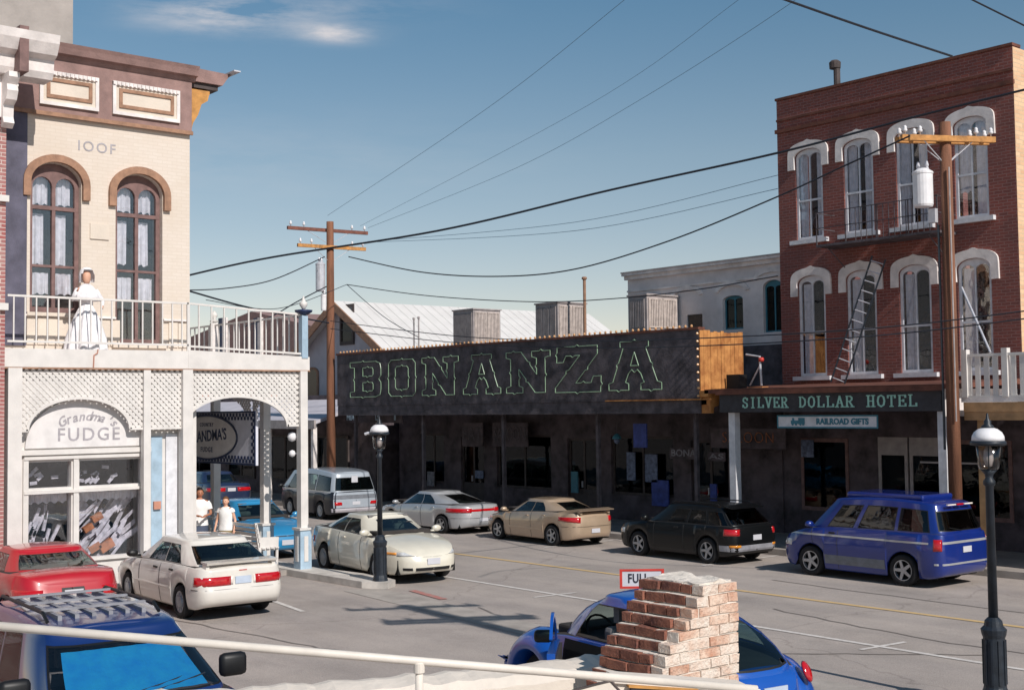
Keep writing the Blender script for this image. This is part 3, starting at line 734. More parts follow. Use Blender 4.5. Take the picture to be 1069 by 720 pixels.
# bulbs along the top edge
bb = NB(); lathe(bb, [(0.012, 0), (0.03, 0.015), (0.036, 0.045), (0.02, 0.07), (0.005, 0.078)], 8)
b0 = P_(sa, 'bulb', bb, 'bulb'); b0.location = V((SXL+.1, 25.0, 5.625))
n = 80
for i in range(1, n):
    c = b0.copy(); C.objects.link(c); c.location = (SXL+.1+i*(SXR-SXL-.2)/n, 25.0, 5.625)
for i in range(9):
    c = b0.copy(); C.objects.link(c); c.location = (SXR+.0, 24.9, 3.85+i*0.2); c.rotation_euler = (PI/2, 0, 0)
# sunlit raw-wood end of the sign box and its small brackets
bm = NB(); y = 24.92
rnd = random.Random(5)
while y < 26.6:
    wv = rnd.uniform(.11, .16); box(bm, SXR+.003, SXR+.03+rnd.uniform(0, .008), y, min(y+wv-.008, 26.62), 3.98 if y > 25 else 3.78, 5.52+rnd.uniform(-.03, .03)); y += wv
P_(sa, 'wood_siding', bm, 'raw_wood')
bm = prism(NB(), [(24.9, 3.98), (25.9, 3.98), (25.75, 3.86), (25.35, 3.84), (25.3, 3.6), (25.12, 3.55), (25.1, 3.4), (24.98, 3.4), (24.98, 3.8), (24.9, 3.82)], [], (SXR+.0, 0, 0), YU, ZU, XU, 0.3)
P_(sa, 'corner_bracket', bm, 'raw_wood')
P_(sa, 'wood_end', box(NB(), SXR-.2, SXR, 25.1, 26.6, 3.78, 5.5), 'black_wood')
# slab-serif outline letters
def rr(x0, x1, y0, y1, c=0.0):
    if c == 0: return [(x0, y0), (x1, y0), (x1, y1), (x0, y1)]
    return [(x0+c, y0), (x1-c, y0), (x1, y0+c), (x1, y1-c), (x1-c, y1), (x0+c, y1), (x0, y1-c), (x0, y0+c)]
def nick(pts): return pts
LET = {
 'B': (1.0, [[(0, 0), (.84, 0), (.97, .06), (1, .2), (1, .4), (.93, .5), (1, .6), (1, .8), (.97, .94), (.84, 1), (0, 1), (0, .86), (.14, .84), (.14, .16), (0, .14)],
             [(.42, .17), (.72, .17), (.75, .22), (.75, .36), (.72, .41), (.42, .41)], [(.42, .59), (.72, .59), (.75, .64), (.75, .78), (.72, .83), (.42, .83)]]),
 'O': (1.0, [rr(0, 1, 0, 1, .1), rr(.26, .74, .18, .82, .06)]),
 'N': (1.15, [[(0, 0), (.44, 0), (.44, .13), (.34, .17), (.34, .58), (.76, 0), (1.02, 0), (1.02, .84), (1.15, .87), (1.15, 1), (.68, 1), (.68, .87), (.8, .83), (.8, .44), (.4, 1), (0, 1), (0, .87), (.12, .83), (.12, .17), (0, .13)]]),
 'A': (1.3, [[(0, 0), (.5, 0), (.5, .13), (.42, .16), (.5, .34), (.58, .42), (.65, .36), (.72, .42), (.8, .34), (.88, .16), (.8, .13), (.8, 0), (1.3, 0), (1.3, .14), (1.2, .17), (.93, .86), (1.0, .89), (1.0, 1), (.3, 1), (.3, .89), (.37, .86), (.1, .17), (0, .14)],
             [(.55, .5), (.75, .5), (.65, .78)]]),
 'Z': (1.1, [[(0, 0), (1.08, 0), (1.1, .34), (.92, .34), (.86, .2), (.5, .2), (1.02, .82), (1.02, 1), (.06, 1), (.04, .66), (.2, .66), (.27, .8), (.6, .8), (.0, .1)]]),
}
def wob(P, rnd):
    q = []
    n = len(P)
    for i in range(n):
        a, b = V(P[i]), V(P[(i+1) % n]); q.append(a)
        L = (b-a).length
        if L > 0.3:
            d = (b-a).normalized(); nn = V((d.y, -d.x))
            mid = (a+b)/2; q += [mid-d*.05, mid+nn*0.035, mid+d*.05]
    return q
spans = [('B', 366, 398), ('O', 406, 434), ('N', 441, 479), ('A', 484, 523), ('N', 529, 575), ('Z', 580, 628), ('A', 636, 691)]
rnd = random.Random(2)
for ch, p0, p1 in spans:
    xa, xb = PY(p0, 395, 24.9).x, PY(p1, 395, 24.9).x
    wd, loops = LET[ch]; bm = NB(); zb, hz = 4.04, 1.22
    if ch == 'Z': zb, hz = 4.02, 1.3
    if p0 == 636: hz = 1.32
    for L in loops:
        q = wob(L, rnd)
        pts = [(xa+p.x/wd*(xb-xa), 24.885, zb+p.y*hz) for p in q]
        N_ = len(pts)
        for i in range(N_): tube(bm, [pts[i], pts[(i+1) % N_]], 0.013, 5)
    sub('letter_'+ch.lower(), bm, 'neon_green', bd)
# canopy posts, windows, doors, posters and small signs in the shade
for x in (-38.9, -34.8, -30.6, -26.4, -22.7):
    P_(sa, 'post', box(NB(), x-.05, x+.05, 25.3, 25.4, 0.14, 3.62), 'black_wood')
for (a, b, z0, z1, kind) in ((-38.6, -37.2, .9, 2.7, 'w'), (-34.2, -31.4, .9, 2.7, 'w'), (-28.6, -26.0, .9, 2.7, 'w'), (-36.2, -34.9, .2, 2.6, 'd'), (-30.6, -29.2, .2, 2.6, 'd'), (-25.3, -23.9, .2, 2.6, 'd')):
    hl = [rect(a+.08, (a+b)/2-.04, z0+.08 if kind == 'w' else 1.0, z1-.08), rect((a+b)/2+.04, b-.08, z0+.08 if kind == 'w' else 1.0, z1-.08)]
    wn = P_(sa, 'window' if kind == 'w' else 'door', facY(NB(), rect(a+.003, b-.003, z0, z1), hl, 28.08, 0.06), 'dark_trim')
    sub('pane', box(NB(), a+.05, b-.05, 28.10, 28.11, z0+.05, z1-.05), 'dark_glass', wn)
    if kind == 'd': sub('handle', box(NB(), (a+b)/2-.09, (a+b)/2-.06, 28.03, 28.08, 1.05, 1.25), 'galvanised', wn)
def board(name, x0, y0, x1, y1, Y, m, label, cat, text=None, tm='sign_green', th=0.04, size=None, bold=0.004, border=None):
    a = PY(x0, y0, Y); b = PY(x1, y1, Y)
    z0, z1 = sorted((PY((x0+x1)/2, y1, Y).z, PY((x0+x1)/2, y0, Y).z))
    t = root(name, label, cat, ((a.x+b.x)/2, Y, z0))
    P_(t, 'board', box(NB(), a.x, b.x, Y, Y+th, z0, z1), m)
    if border: P_(t, 'border', facY(NB(), rect(a.x-.02, b.x+.02, z0-.02, z1+.02), [rect(a.x+.015, b.x-.015, z0+.015, z1-.015)], Y-.008, .02), border)
    if text:
        q = text_bm(text, size or (z1-z0)*.85, M_negY((a.x+b.x)/2, Y-.006, (z0+z1)/2), 0.004, bold)
        wd = max(v.co.x for v in q.verts)-min(v.co.x for v in q.verts); k = (b.x-a.x)*.9/wd; cx = (a.x+b.x)/2
        for v in q.verts: v.co.x = cx+(v.co.x-cx)*k
        P_(t, 'lettering', q, tm)
    return t
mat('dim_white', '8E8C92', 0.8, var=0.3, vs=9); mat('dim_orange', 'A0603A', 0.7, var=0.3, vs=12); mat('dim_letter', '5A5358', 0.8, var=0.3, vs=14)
board('hanging_sign', 661, 442, 675, 467, 26.5, 'poster_blue', 'small blue square sign hung under the saloon canopy', 'sign')
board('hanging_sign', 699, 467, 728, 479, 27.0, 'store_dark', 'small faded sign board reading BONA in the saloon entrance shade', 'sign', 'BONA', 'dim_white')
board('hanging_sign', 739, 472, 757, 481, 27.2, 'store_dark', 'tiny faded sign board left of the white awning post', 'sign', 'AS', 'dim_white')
board('poster', 680, 501, 698, 528, 27.9, 'poster_blue', 'large pale blue poster low on the saloon wall', 'poster')
board('poster', 654, 472, 663, 501, 27.9, 'poster_pale', 'narrow faded poster on the saloon wall, left of a pair', 'poster')
board('poster', 673, 474, 686, 503, 27.9, 'poster_pale', 'narrow faded poster above the large blue poster', 'poster')
board('poster', 446, 492, 453, 507, 27.9, 'dim_white', 'small white notice in the saloon window beside the lamp', 'poster')
board('poster', 741, 505, 748, 524, 27.9, 'poster_blue', 'slim blue poster just left of the white awning post', 'poster')
board('poster', 596, 492, 603, 514, 27.9, 'teal', 'thin teal poster on the saloon wall over the tan car', 'poster')
board('poster', 496, 491, 504, 499, 27.9, 'poster_pale', 'tiny pale notice over the silver car', 'poster')
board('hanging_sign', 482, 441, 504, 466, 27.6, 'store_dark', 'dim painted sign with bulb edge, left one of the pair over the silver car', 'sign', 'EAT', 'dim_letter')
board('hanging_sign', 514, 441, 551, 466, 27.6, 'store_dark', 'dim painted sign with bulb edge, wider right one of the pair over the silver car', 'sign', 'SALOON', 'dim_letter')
t = root('wall_lamp', 'small round light with a teal shade under the saloon canopy', 'lamp', tuple(PY(644, 458, 26.6)))
p = PY(644, 458, 26.6)
P_(t, 'shade', lathe(NB(), [(0.02, .16), (.06, .14), (.13, .05), (.14, 0), (.12, 0)], 16, Matrix.Translation(p)), 'teal', smooth=True)
P_(t, 'globe', lathe(NB(), [(0.02, -.14), (.07, -.11), (.09, -.05), (.07, 0)], 16, Matrix.Translation(p)), 'poster_pale', smooth=True)
P_(t, 'rod', tube(NB(), [p+V((0, 0, .15)), V((p.x, p.y, 3.62))], .01, 6), 'black_wood')
# pale lettering strip over the left windows
t = root('window_sign', 'row of small pale letters under the canopy at the saloon left end', 'sign', tuple(PY(390, 430, 26.0)))
a = PY(358, 431, 26.0); b = PY(420, 431, 26.0)
P_(t, 'backing', box(NB(), a.x, b.x, 26.0, 26.03, 3.12, 3.45), 'store_dark')
for (u0, u1, s_) in ((361, 371, 'MEA'), (389, 399, 'LS'), (409, 416, 'II')):
    xa, xb = PY(u0, 431, 26).x, PY(u1, 431, 26).x
    q = text_bm(s_, .26, M_negY((xa+xb)/2, 25.99, 3.30), .004, .008); P_(t, 'lettering', q, 'pale_blue')

# roof coolers
def cooler(x0, x1, y0, z0, z1, label):
    d = 1.3
    t = root('roof_cooler', label, 'air cooler', ((x0+x1)/2, y0+.6, z0), 'evaporative coolers on the roofs')
    P_(t, 'casing', box(NB(), x0, x1, y0, y0+d, z0, z1), 'cooler_metal')
    P_(t, 'lid', box(NB(), x0-.04, x1+.04, y0-.04, y0+d+.04, z1+.002, z1+.05), 'cooler_metal')
    for k in range(2):
        ya = y0+.06+k*(d-.08)/2; yb = ya+(d-.16)/2
        f = P_(t, 'louver_panel', facX(NB(), rect(ya, yb, z0+.08, z1-.08), [rect(ya+.04, yb-.04, z0+.12, z1-.12)], x1+.002, .03), 'cooler_louver')
        bm = NB(); y = ya+.06
        while y < yb-.05: box(bm, x1+.004, x1+.026, y, y+.035, z0+.12, z1-.12); y += .07
        sub('slat', bm, 'cooler_louver', f)
    for k in range(3):
        xa = x0+.05+k*(x1-x0-.1)/3; bm = NB(); x = xa+.02
        while x < xa+(x1-x0-.1)/3-.03: box(bm, x, x+.03, y0-.022, y0-.002, z0+.1, z1-.1); x += .06
        P_(t, 'louver_panel', bm, 'cooler_metal')
    bm = NB()
    for (x, y) in ((x0+.1, y0+.1), (x1-.1, y0+.1), (x0+.1, y0+d-.1), (x1-.1, y0+d-.1)): box(bm, x-.04, x+.04, y-.04, y+.04, 5.25, z0)
    P_(t, 'stand', bm, 'cooler_metal')
def xz(x, y, Y): p = PY(x, y, Y); return p.x, p.z
def coolpx(u0, u1, u2, v0, v1, Y, label):
    x0 = PY(u0, v0, Y).x; x1 = PY(u1, v0, Y).x; cooler(x0, x1, Y, PY(u0, v1, Y).z, PY(u1, v0, Y).z, label)
coolpx(473, 494, 518, 323, 362, 29.5, 'small ribbed metal cooler on the saloon roof behind the letter N')
coolpx(559, 582, 613, 316, 358, 28.6, 'tall ribbed metal cooler on the saloon roof, dark side to the left')
coolpx(656, 675, 700, 308, 346, 26.9, 'pale ribbed cooler standing in front of the white building')
# roof vents
for (u, v0, v1, r_, lb) in ((610, 292, 345, .05, 'thin rusty vent pipe sticking up beside the tall cooler'), (432, 334, 372, .03, 'thin pale vent pipe on the saloon roof above the letter O'), (437, 333, 372, .03, 'right one of two thin pale vent pipes on the saloon roof')):
    a, b = PY(u, v0, 29), PY(u, v1, 29)
    bm = tube(NB(), [(a.x, 29, 5.2), (a.x, 29, a.z)], r_, 8); lathe(bm, [(r_*1.1, a.z), (r_*1.8, a.z+.02), (r_*1.8, a.z+.08), (r_, a.z+.1)], 10, Matrix.Translation((a.x, 29, 0)))
    tag(obj('vent_pipe', bm, 'rust_trim' if r_ > .04 else 'cooler_metal'), lb, 'pipe')

# ================================================================ HOUSE WITH THE WHITE ROOF
hr = root('gabled_house', 'grey gabled house with brown rake boards and a long white metal roof behind the saloon', 'building', (-47, 30, 0))
ax, az = PY(354, 317, 30).x, PY(354, 317, 30).z; hw = 5.6; ez = az-0.60*hw
P_(hr, 'wall', facY(NB(), [(ax-hw, 0), (ax+hw, 0), (ax+hw, ez), (ax, az-.05), (ax-hw, ez)], [], 30.2, 14), 'house_grey')
for s in (1, -1):
    x1, z1 = ax+s*(hw+.5), az-0.60*(hw+.5)
    rf = P_(hr, 'roof', prism(NB(), [(ax, az), (x1, z1), (x1, z1+.12), (ax, az+.12)], [], (0, 29.7, 0), XU, ZU, YU, 15.2), 'metal_roof')
    bmq = NB()
    for k in range(28):
        y = 30.2+k*.52; tube(bmq, [(ax+s*.05, y, az+.125), (x1, y, z1+.125)], .008, 4)
    sub('standing_seam', bmq, 'metal_roof', rf)
    sub('rake_board', prism(NB(), [(ax, az-.25), (x1, z1-.25), (x1, z1+.13), (ax, az+.13)], [], (0, 29.62, 0), XU, ZU, YU, .07), 'rust_trim', rf)
a = PY(363, 337, 30.2)
wn = P_(hr, 'window', facY(NB(), rect(a.x-.55, a.x+.55, a.z-.95, a.z+.8), [rect(a.x-.42, a.x+.42, a.z-.8, a.z+.67)], 30.13, .06), 'dark_trim')
sub('pane', box(NB(), a.x-.42, a.x+.42, 30.17, 30.18, a.z-.8, a.z+.67), 'dark_glass', wn)
a = PY(327, 410, 30.2)
wn = P_(hr, 'window', facY(NB(), archpoly(a.x-.5, a.x+.5, a.z-1.1, a.z+.9, .25), [archpoly(a.x-.4, a.x+.4, a.z-1.0, a.z+.85, .2)], 30.13, .06), 'rust_trim')
sub('shutter', facY(NB(), archpoly(a.x-.4, a.x+.4, a.z-1.0, a.z+.85, .2), [], 30.15, .03), 'window_dark', wn)

# ================================================================ WHITE UPPER-STOREY BUILDING
wb = root('white_building', 'weathered white plaster building with dark sash windows between the saloon and the brick hotel', 'building', (-25, 28.3, 0))
wl, wr = -28.05, -21.95
P_(wb, 'wall', facY(NB(), rect(wl, wr, 5.26, 7.62), [archpoly(-24.24, -23.5, 5.75, 6.6, .12), archpoly(-22.78, -22.1, 5.6, 6.85, .2), rect(-25.62, -25.02, 5.85, 6.27), archpoly(-27.6, -26.9, 5.75, 6.65, .12)], 28.3, .3), 'plaster_white')
P_(wb, 'roof_block', box(NB(), wl, wr, 28.62, 45, 5.26, 7.5), 'plaster_white')
bm = box(NB(), wl-.06, wr, 28.20, 28.3, 7.5, 7.62); box(bm, wl-.1, wr, 28.12, 28.62, 7.62, 7.70); box(bm, wl, wr, 28.25, 28.3, 7.12, 7.17)
P_(wb, 'cornice', bm, 'old_white')
P_(wb, 'coping', box(NB(), wl-.12, wr, 28.1, 28.64, 7.702, 7.74), 'cooler_metal')
for (c, z) in ((-27.25, 6.8), (-25.6, 6.85), (-23.87, 6.85), (-22.45, 7.1)):
    n = 14; o = [(c+.62*math.cos(PI*i/n), z+.28*math.sin(PI*i/n)) for i in range(n+1)]; i2 = [(c+.5*math.cos(PI*i/n), z-.02+.18*math.sin(PI*i/n)) for i in range(n+1)]
    P_(wb, 'window_hood', facY(NB(), o+i2[::-1], [], 28.24, .058), 'old_white')
for (a, b, z0, zs, r_) in ((-24.24, -23.5, 5.75, 6.6, .12), (-22.78, -22.1, 5.6, 6.85, .2), (-27.6, -26.9, 5.75, 6.65, .12)):
    c = (a+b)/2
    wn = P_(wb, 'window', facY(NB(), archpoly(a+.002, b-.002, z0, zs, r_-.01), [archpoly(a+.05, c-.02, z0+.05, zs-.02, .06, 6), archpoly(c+.02, b-.05, z0+.05, zs-.02, .06, 6)], 28.40, .05), 'teal')
    sub('pane', box(NB(), a, b, 28.42, 28.43, z0, zs+r_*.5), 'dark_glass', wn)
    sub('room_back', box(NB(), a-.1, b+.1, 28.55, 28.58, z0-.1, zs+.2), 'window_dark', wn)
P_(wb, 'vent_box', box(NB(), -25.60, -25.04, 28.34, 28.4, 5.87, 6.25), 'window_dark')

# ================================================================ BRICK HOTEL
ho = root('brick_hotel', 'three storey red brick hotel with white hooded sash windows and a black awning signboard', 'building', (-18.5, 28, 0))
HL, HR, HT = -21.93, -15.06, 11.88
cols = ((-21.34, -20.47), (-19.80, -18.91), (-18.24, -17.35), (-16.63, -15.76))
lv = ((4.34, 6.80, .22), (7.98, 10.22, .2))
holes = [archpoly(a, b, z0, zs, r_) for (a, b) in cols for (z0, zs, r_) in lv]
P_(ho, 'wall', facY(NB(), rect(HL, HR, 3.9, HT), holes, 28.0, .34), 'red_brick_y')
P_(ho, 'side_wall', box(NB(), HR-.34, HR+.004, 28.003, 48, 3.9, HT-.02), 'tan_brick_x')
P_(ho, 'side_wall', box(NB(), HL, HL+.34, 28.35, 48, 3.9, HT-.02), 'red_brick_y')
bm = box(NB(), HL-.03, HR+.03, 27.93, 28.0, 10.98, 11.08); box(bm, HL, HR, 27.96, 28.0, 11.3, 11.36); box(bm, HL-.02, HR+.02, 27.95, 28.34, HT+.003, HT+.07)
P_(ho, 'parapet_band', bm, 'brown_edge')
rnd = random.Random(11)
def nhood(a, b, zs, r_):
    c = (a+b)/2; h = (b-a)/2+.01; t = .20; n = 16
    o = [(c+(h+t)*math.cos(PI*i/n), zs+.08+(r_+.13)*math.sin(PI*i/n)**.7) for i in range(n+1)]
    o[n//2] = (c, zs+.08+r_+.17)
    i_ = [(c+h*math.cos(PI*i/n), zs+r_*math.sin(PI*i/n)) for i in range(n+1)]
    return [(b+t+.02, zs-.32)]+o+[(a-t-.02, zs-.32), (a-.01, zs-.32)]+i_[::-1]+[(b+.01, zs-.32)]
for (a, b) in cols:
    for li, (z0, zs, r_) in enumerate(lv):
        c = (a+b)/2; zm = z0+(zs-z0)*.47
        P_(ho, 'window_hood', facY(NB(), nhood(a, b, zs, r_), [], 27.94, .058), 'old_white')
        bm = facY(NB(), archpoly(a+.003, b-.003, z0, zs, r_-.004), [rect(a+.07, c-.015, z0+.08, zm-.02), rect(c+.015, b-.07, z0+.08, zm-.02), archpoly(a+.07, c-.015, zm+.03, zs-.05, .12, 8), archpoly(c+.015, b-.07, zm+.03, zs-.05, .12, 8)], 28.035, .05)
        wn = P_(ho, 'window', bm, 'sash_white')
        sub('sill', box(NB(), a-.16, b+.16, 27.88, 28.03, z0-.11, z0-.002), 'sash_white', wn)
        sub('pane', box(NB(), a+.03, b-.03, 28.055, 28.063, z0+.03, zs+r_*.6), 'house_glass', wn)
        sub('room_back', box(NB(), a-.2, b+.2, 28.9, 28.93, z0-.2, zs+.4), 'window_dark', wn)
        if li == 1:
            lo = z0+.1+rnd.uniform(0, .7)
            sub('curtain', curtain_bm(a+.05, c-.03-rnd.uniform(0, .15), lo if a > -18 else z0+.05, zs+.1, 28.13, .02, .11, 'y'), 'curtain_white', wn)
            sub('curtain', curtain_bm(c+.03+rnd.uniform(0, .15), b-.05, z0+.05, zs+.1, 28.13, .02, .11, 'y'), 'curtain_white', wn)
        elif a > -22:
            sub('curtain', curtain_bm(a+.10, a+.36, z0+.05, zs, 28.13, .02, .11, 'y'), 'curtain_white', wn)
# awning roof and sign board
P_(ho, 'awning_roof', prism(NB(), [(24.9, 3.90), (28, 4.02), (28, 4.14), (24.9, 4.0)], [], (-22.0, 0, 0), YU, ZU, XU, 7.1), 'brown_edge')
P_(ho, 'awning_edge', box(NB(), -21.6, -15.2, 24.86, 24.92, 3.86, 3.98), 'brown_edge')
sg = P_(ho, 'sign_board', box(NB(), -21.55, -15.3, 24.96, 25.04, 3.42, 3.855), 'sign_black')
P_(ho, 'awning_end', box(NB(), -15.26, -15.2, 24.95, 28.0, 3.3, 3.9), 'old_white')
# shaped serif capitals
SL = {
 'S': [[(.85, .72), (.85, .95)], [(.8, .85), (.55, 1), (.3, .95), (.18, .78), (.25, .6), (.75, .42), (.85, .22), (.7, .05), (.45, 0), (.2, .14)], [(.15, .05), (.15, .3)]],
 'I': [[(.5, 0), (.5, 1)]], 'L': [[(.22, 0), (.22, 1)], [(.05, .03), (.9, .03)], [(.9, 0), (.9, .28)]],
 'V': [[(.12, 1), (.5, 0)], [(.5, 0), (.88, 1)]], 'E': [[(.22, 0), (.22, 1)], [(.05, .03), (.9, .03)], [(.05, .97), (.88, .97)], [(.22, .5), (.65, .5)], [(.9, 0), (.9, .25)], [(.88, .78), (.88, 1)], [(.65, .4), (.65, .6)]],
 'R': [[(.2, 0), (.2, 1)], [(.05, .97), (.6, .97), (.82, .85), (.82, .65), (.6, .52), (.2, .5)], [(.5, .5), (.92, .02)]],
 'D': [[(.22, 0), (.22, 1)], [(.05, .97), (.5, .97), (.82, .78), (.9, .5), (.82, .22), (.5, .03), (.05, .03)]],
 'O': [[(.5, 1), (.2, .86), (.1, .5), (.2, .14), (.5, 0), (.8, .14), (.9, .5), (.8, .86), (.5, 1)]],
 'A': [[(.5, 1), (.12, 0)], [(.5, 1), (.88, 0)], [(.25, .35), (.75, .35)]], 'H': [[(.2, 0), (.2, 1)], [(.8, 0), (.8, 1)], [(.2, .5), (.8, .5)]],
 'T': [[(.5, 0), (.5, 1)], [(.08, .97), (.92, .97)], [(.08, .75), (.08, 1)], [(.92, .75), (.92, 1)]],
}
SER = {'I': [(.5, 0), (.5, 1)], 'L': [(.22, 1)], 'V': [(.12, 1), (.88, 1)], 'R': [(.2, 0), (.9, 0)], 'A': [(.12, 0), (.88, 0)], 'H': [(.2, 0), (.8, 0), (.2, 1), (.8, 1)], 'T': [(.5, 0)]}
def serif_word(bm, s, x0, x1, z0, z1, Y, cw=None):
    n = len(s); st = (x1-x0)/n; h = z1-z0
    for i, ch in enumerate(s):
        if ch == ' ': continue
        ww = st*.80; xo = x0+i*st
        def T(p): return (xo+p[0]*ww, z0+p[1]*h)
        for pl in SL[ch]:
            for a, b in zip(pl, pl[1:]):
                a, b = V(T(a)), V(T(b)); d = (b-a).normalized(); vert = abs(d.y)
                th = .022+.026*vert; nn = V((-d.y, d.x))*th/2; e = d*.006
                P = [a-e+nn, b+e+nn, b+e-nn, a-e-nn]; prism(bm, [(p.x, p.y) for p in P], [], (0, Y-random.uniform(.008, .012), 0), XU, ZU, YU, .007)
        for q in SER.get(ch, []):
            x, z = T(q); box(bm, x-.055, x+.055, Y-.013, Y-.003, z-.012, z+.012)
for (s_, u0, u1) in (('SILVER', 775, 824), ('DOLLAR', 834, 893), ('HOTEL', 905, 960)):
    bm = NB(); serif_word(bm, s_, PY(u0, 421, 24.96).x, PY(u1, 421, 24.96).x, 3.53, 3.78, 24.96); sub('lettering', bm, 'sign_green', sg)
for x in (PY(762, 430, 25).x, PY(981, 430, 25).x):
    P_(ho, 'awning_post', box(NB(), x-.10, x+.10, 25.06, 25.26, .14, 3.41), 'sash_white')
P_(ho, 'storefront_wall', facY(NB(), rect(-22.0, -15.06, .14, 4.0), [rect(-21.4, -19.9, .8, 2.7), rect(-19.0, -17.2, .2, 2.75), rect(-17.0, -15.4, .8, 2.7)], 28.05, .2), 'store_dark')
for (a, b, z0, z1, kind) in ((-21.4, -19.9, .8, 2.7, 'w'), (-17.0, -15.4, .8, 2.7, 'w'), (-19.0, -18.15, .2, 2.75, 'd'), (-18.1, -17.2, .2, 2.75, 'd')):
    hl = [rect(a+.09, b-.09, z0+.1 if kind == 'w' else 1.15, z1-.1 if kind == 'w' else 2.3)]
    wn = P_(ho, 'window' if kind == 'w' else 'door', facY(NB(), rect(a+.003, b-.003, z0, z1), hl, 28.02, .06), 'sash_brown' if kind == 'w' else 'cooler_metal')
    sub('pane', box(NB(), a+.05, b-.05, 28.04, 28.05, z0+.05, z1-.05), 'dark_glass', wn)
P_(ho, 'shelf_rail', box(NB(), -16.9, -15.3, 26.6, 26.63, 2.2, 2.24), 'cooler_metal')
P_(ho, 'ground_floor_block', box(NB(), -22, -15.06, 28.3, 48, 0, 3.9), 'store_dark')
# fire escape
fe = P_(ho, 'fire_escape', box(NB(), -20.1, -16.6, 27.15, 27.95, 7.62, 7.68), 'black_wood')
bm = NB()
for x in (-20.08, -19.2, -18.3, -17.4, -16.62): box(bm, x-.012, x+.012, 27.15, 27.175, 7.68, 8.5)
for z in (8.1, 8.5): box(bm, -20.1, -16.6, 27.15, 27.17, z-.01, z+.01)
for x in (-20.09, -16.61):
    for z in (8.1, 8.5): box(bm, x-.01, x+.01, 27.17, 27.95, z-.01, z+.01)
x = -18.9
while x < -16.7: box(bm, x-.008, x+.008, 27.155, 27.168, 7.68, 8.5); x += .16
for x in (-19.8, -16.9): tube(bm, [(x, 27.2, 7.62), (x, 27.98, 7.1)], .015, 5)
sub('guard_rail', bm, 'black_wood', fe)
board('shop_sign', 812, 434, 916, 446, 25.12, 'sash_white', 'long white sign with teal letters RAILROAD GIFTS hung under the hotel signboard', 'sign', border='teal')
p0, p1 = PY(812, 440, 25.12), PY(916, 440, 25.12)
sgn = [o for o in D.objects if o.name.startswith('shop_sign')][0]
q = text_bm('RAILROAD GIFTS', .19, M_negY(PY(879, 440, 25.12).x, 25.112, (PY(864, 434, 25.12).z+PY(864, 446, 25.12).z)/2), .004, .008); P_(sgn, 'lettering', q, 'teal')
bm = NB(); zc = (PY(864, 434, 25.12).z+PY(864, 446, 25.12).z)/2; xq = PY(833, 440, 25.12).x
box(bm, xq-.2, xq+.14, 25.105, 25.118, zc-.05, zc+.03); box(bm, xq+.02, xq+.2, 25.104, 25.117, zc-.06, zc+.09); box(bm, xq-.16, xq-.11, 25.104, 25.117, zc+.02, zc+.09)
for k in (-.15, -.05, .08, .16): lathe(bm, [(.001, 0), (.032, 0), (.032, .01), (.001, .01)], 10, Matrix.Translation((xq+k, 25.112, zc-.06)) @ Matrix.Rotation(PI/2, 4, 'X'))
P_(sgn, 'train_picture', bm, 'teal')
bm = NB()
for u in (818, 910): x = PY(u, 434, 25.12).x; tube(bm, [(x, 25.14, 3.30), (x, 25.14, 3.45)], .008, 5)
P_(sgn, 'hanger', bm, 'black_wood')
# lettering in bulbs and a pale board behind the posts
t = root('bulb_sign', 'row of small orange bulbs spelling a word beside the left awning post', 'sign', tuple(PY(782, 455, 27)))
P_(t, 'backing', box(NB(), PY(742, 455, 27).x, PY(820, 455, 27).x, 27.0, 27.03, PY(780, 468, 27).z, PY(780, 447, 27).z), 'store_dark')
q = text_bm('SALOON', .42, M_negY(PY(781, 457, 27).x, 26.99, PY(781, 457, 27).z), .003, -.008, spacing=1.1)
for v in q.verts: v.co.y -= .01
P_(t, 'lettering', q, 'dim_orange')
board('poster', 836, 459, 849, 477, 27.95, 'poster_pale', 'faded square poster in the hotel shop window under the gifts sign', 'poster')
# chimney flue
a = PY(874, 90, 31); bm = tube(NB(), [(a.x, 31, 11), (a.x, 31, PY(874, 72, 31).z)], .10, 10); zt = PY(874, 72, 31).z
lathe(bm, [(.1, zt), (.16, zt+.02), (.17, zt+.2), (.1, zt+.26)], 12, Matrix.Translation((a.x-.06, 31, 0)))
tag(obj('chimney_flue', bm, 'dark_trim'), 'thin dark flue pipe with a cap on the hotel roof', 'flue')
# ladder leaning up to the fire escape
A0, A1 = V((-19.45, 27.0, 4.08)), V((-18.35, 27.32, 7.2))
ld = root('ladder', 'grey metal ladder leaning from the awning roof up to the fire escape', 'ladder', tuple(A0))
dr = (A1-A0).normalized(); sd = V((dr.z, 0, -dr.x)).normalized()*.2
for s in (-1, 1): P_(ld, 'rail', tube(NB(), [A0+sd*s, A1+sd*s], .022, 6), 'lamp_green')
n = 13
for i in range(n): p = A0+(A1-A0)*((i+.5)/n); P_(ld, 'rung', tube(NB(), [p-sd, p+sd], .016, 6), 'galvanised')

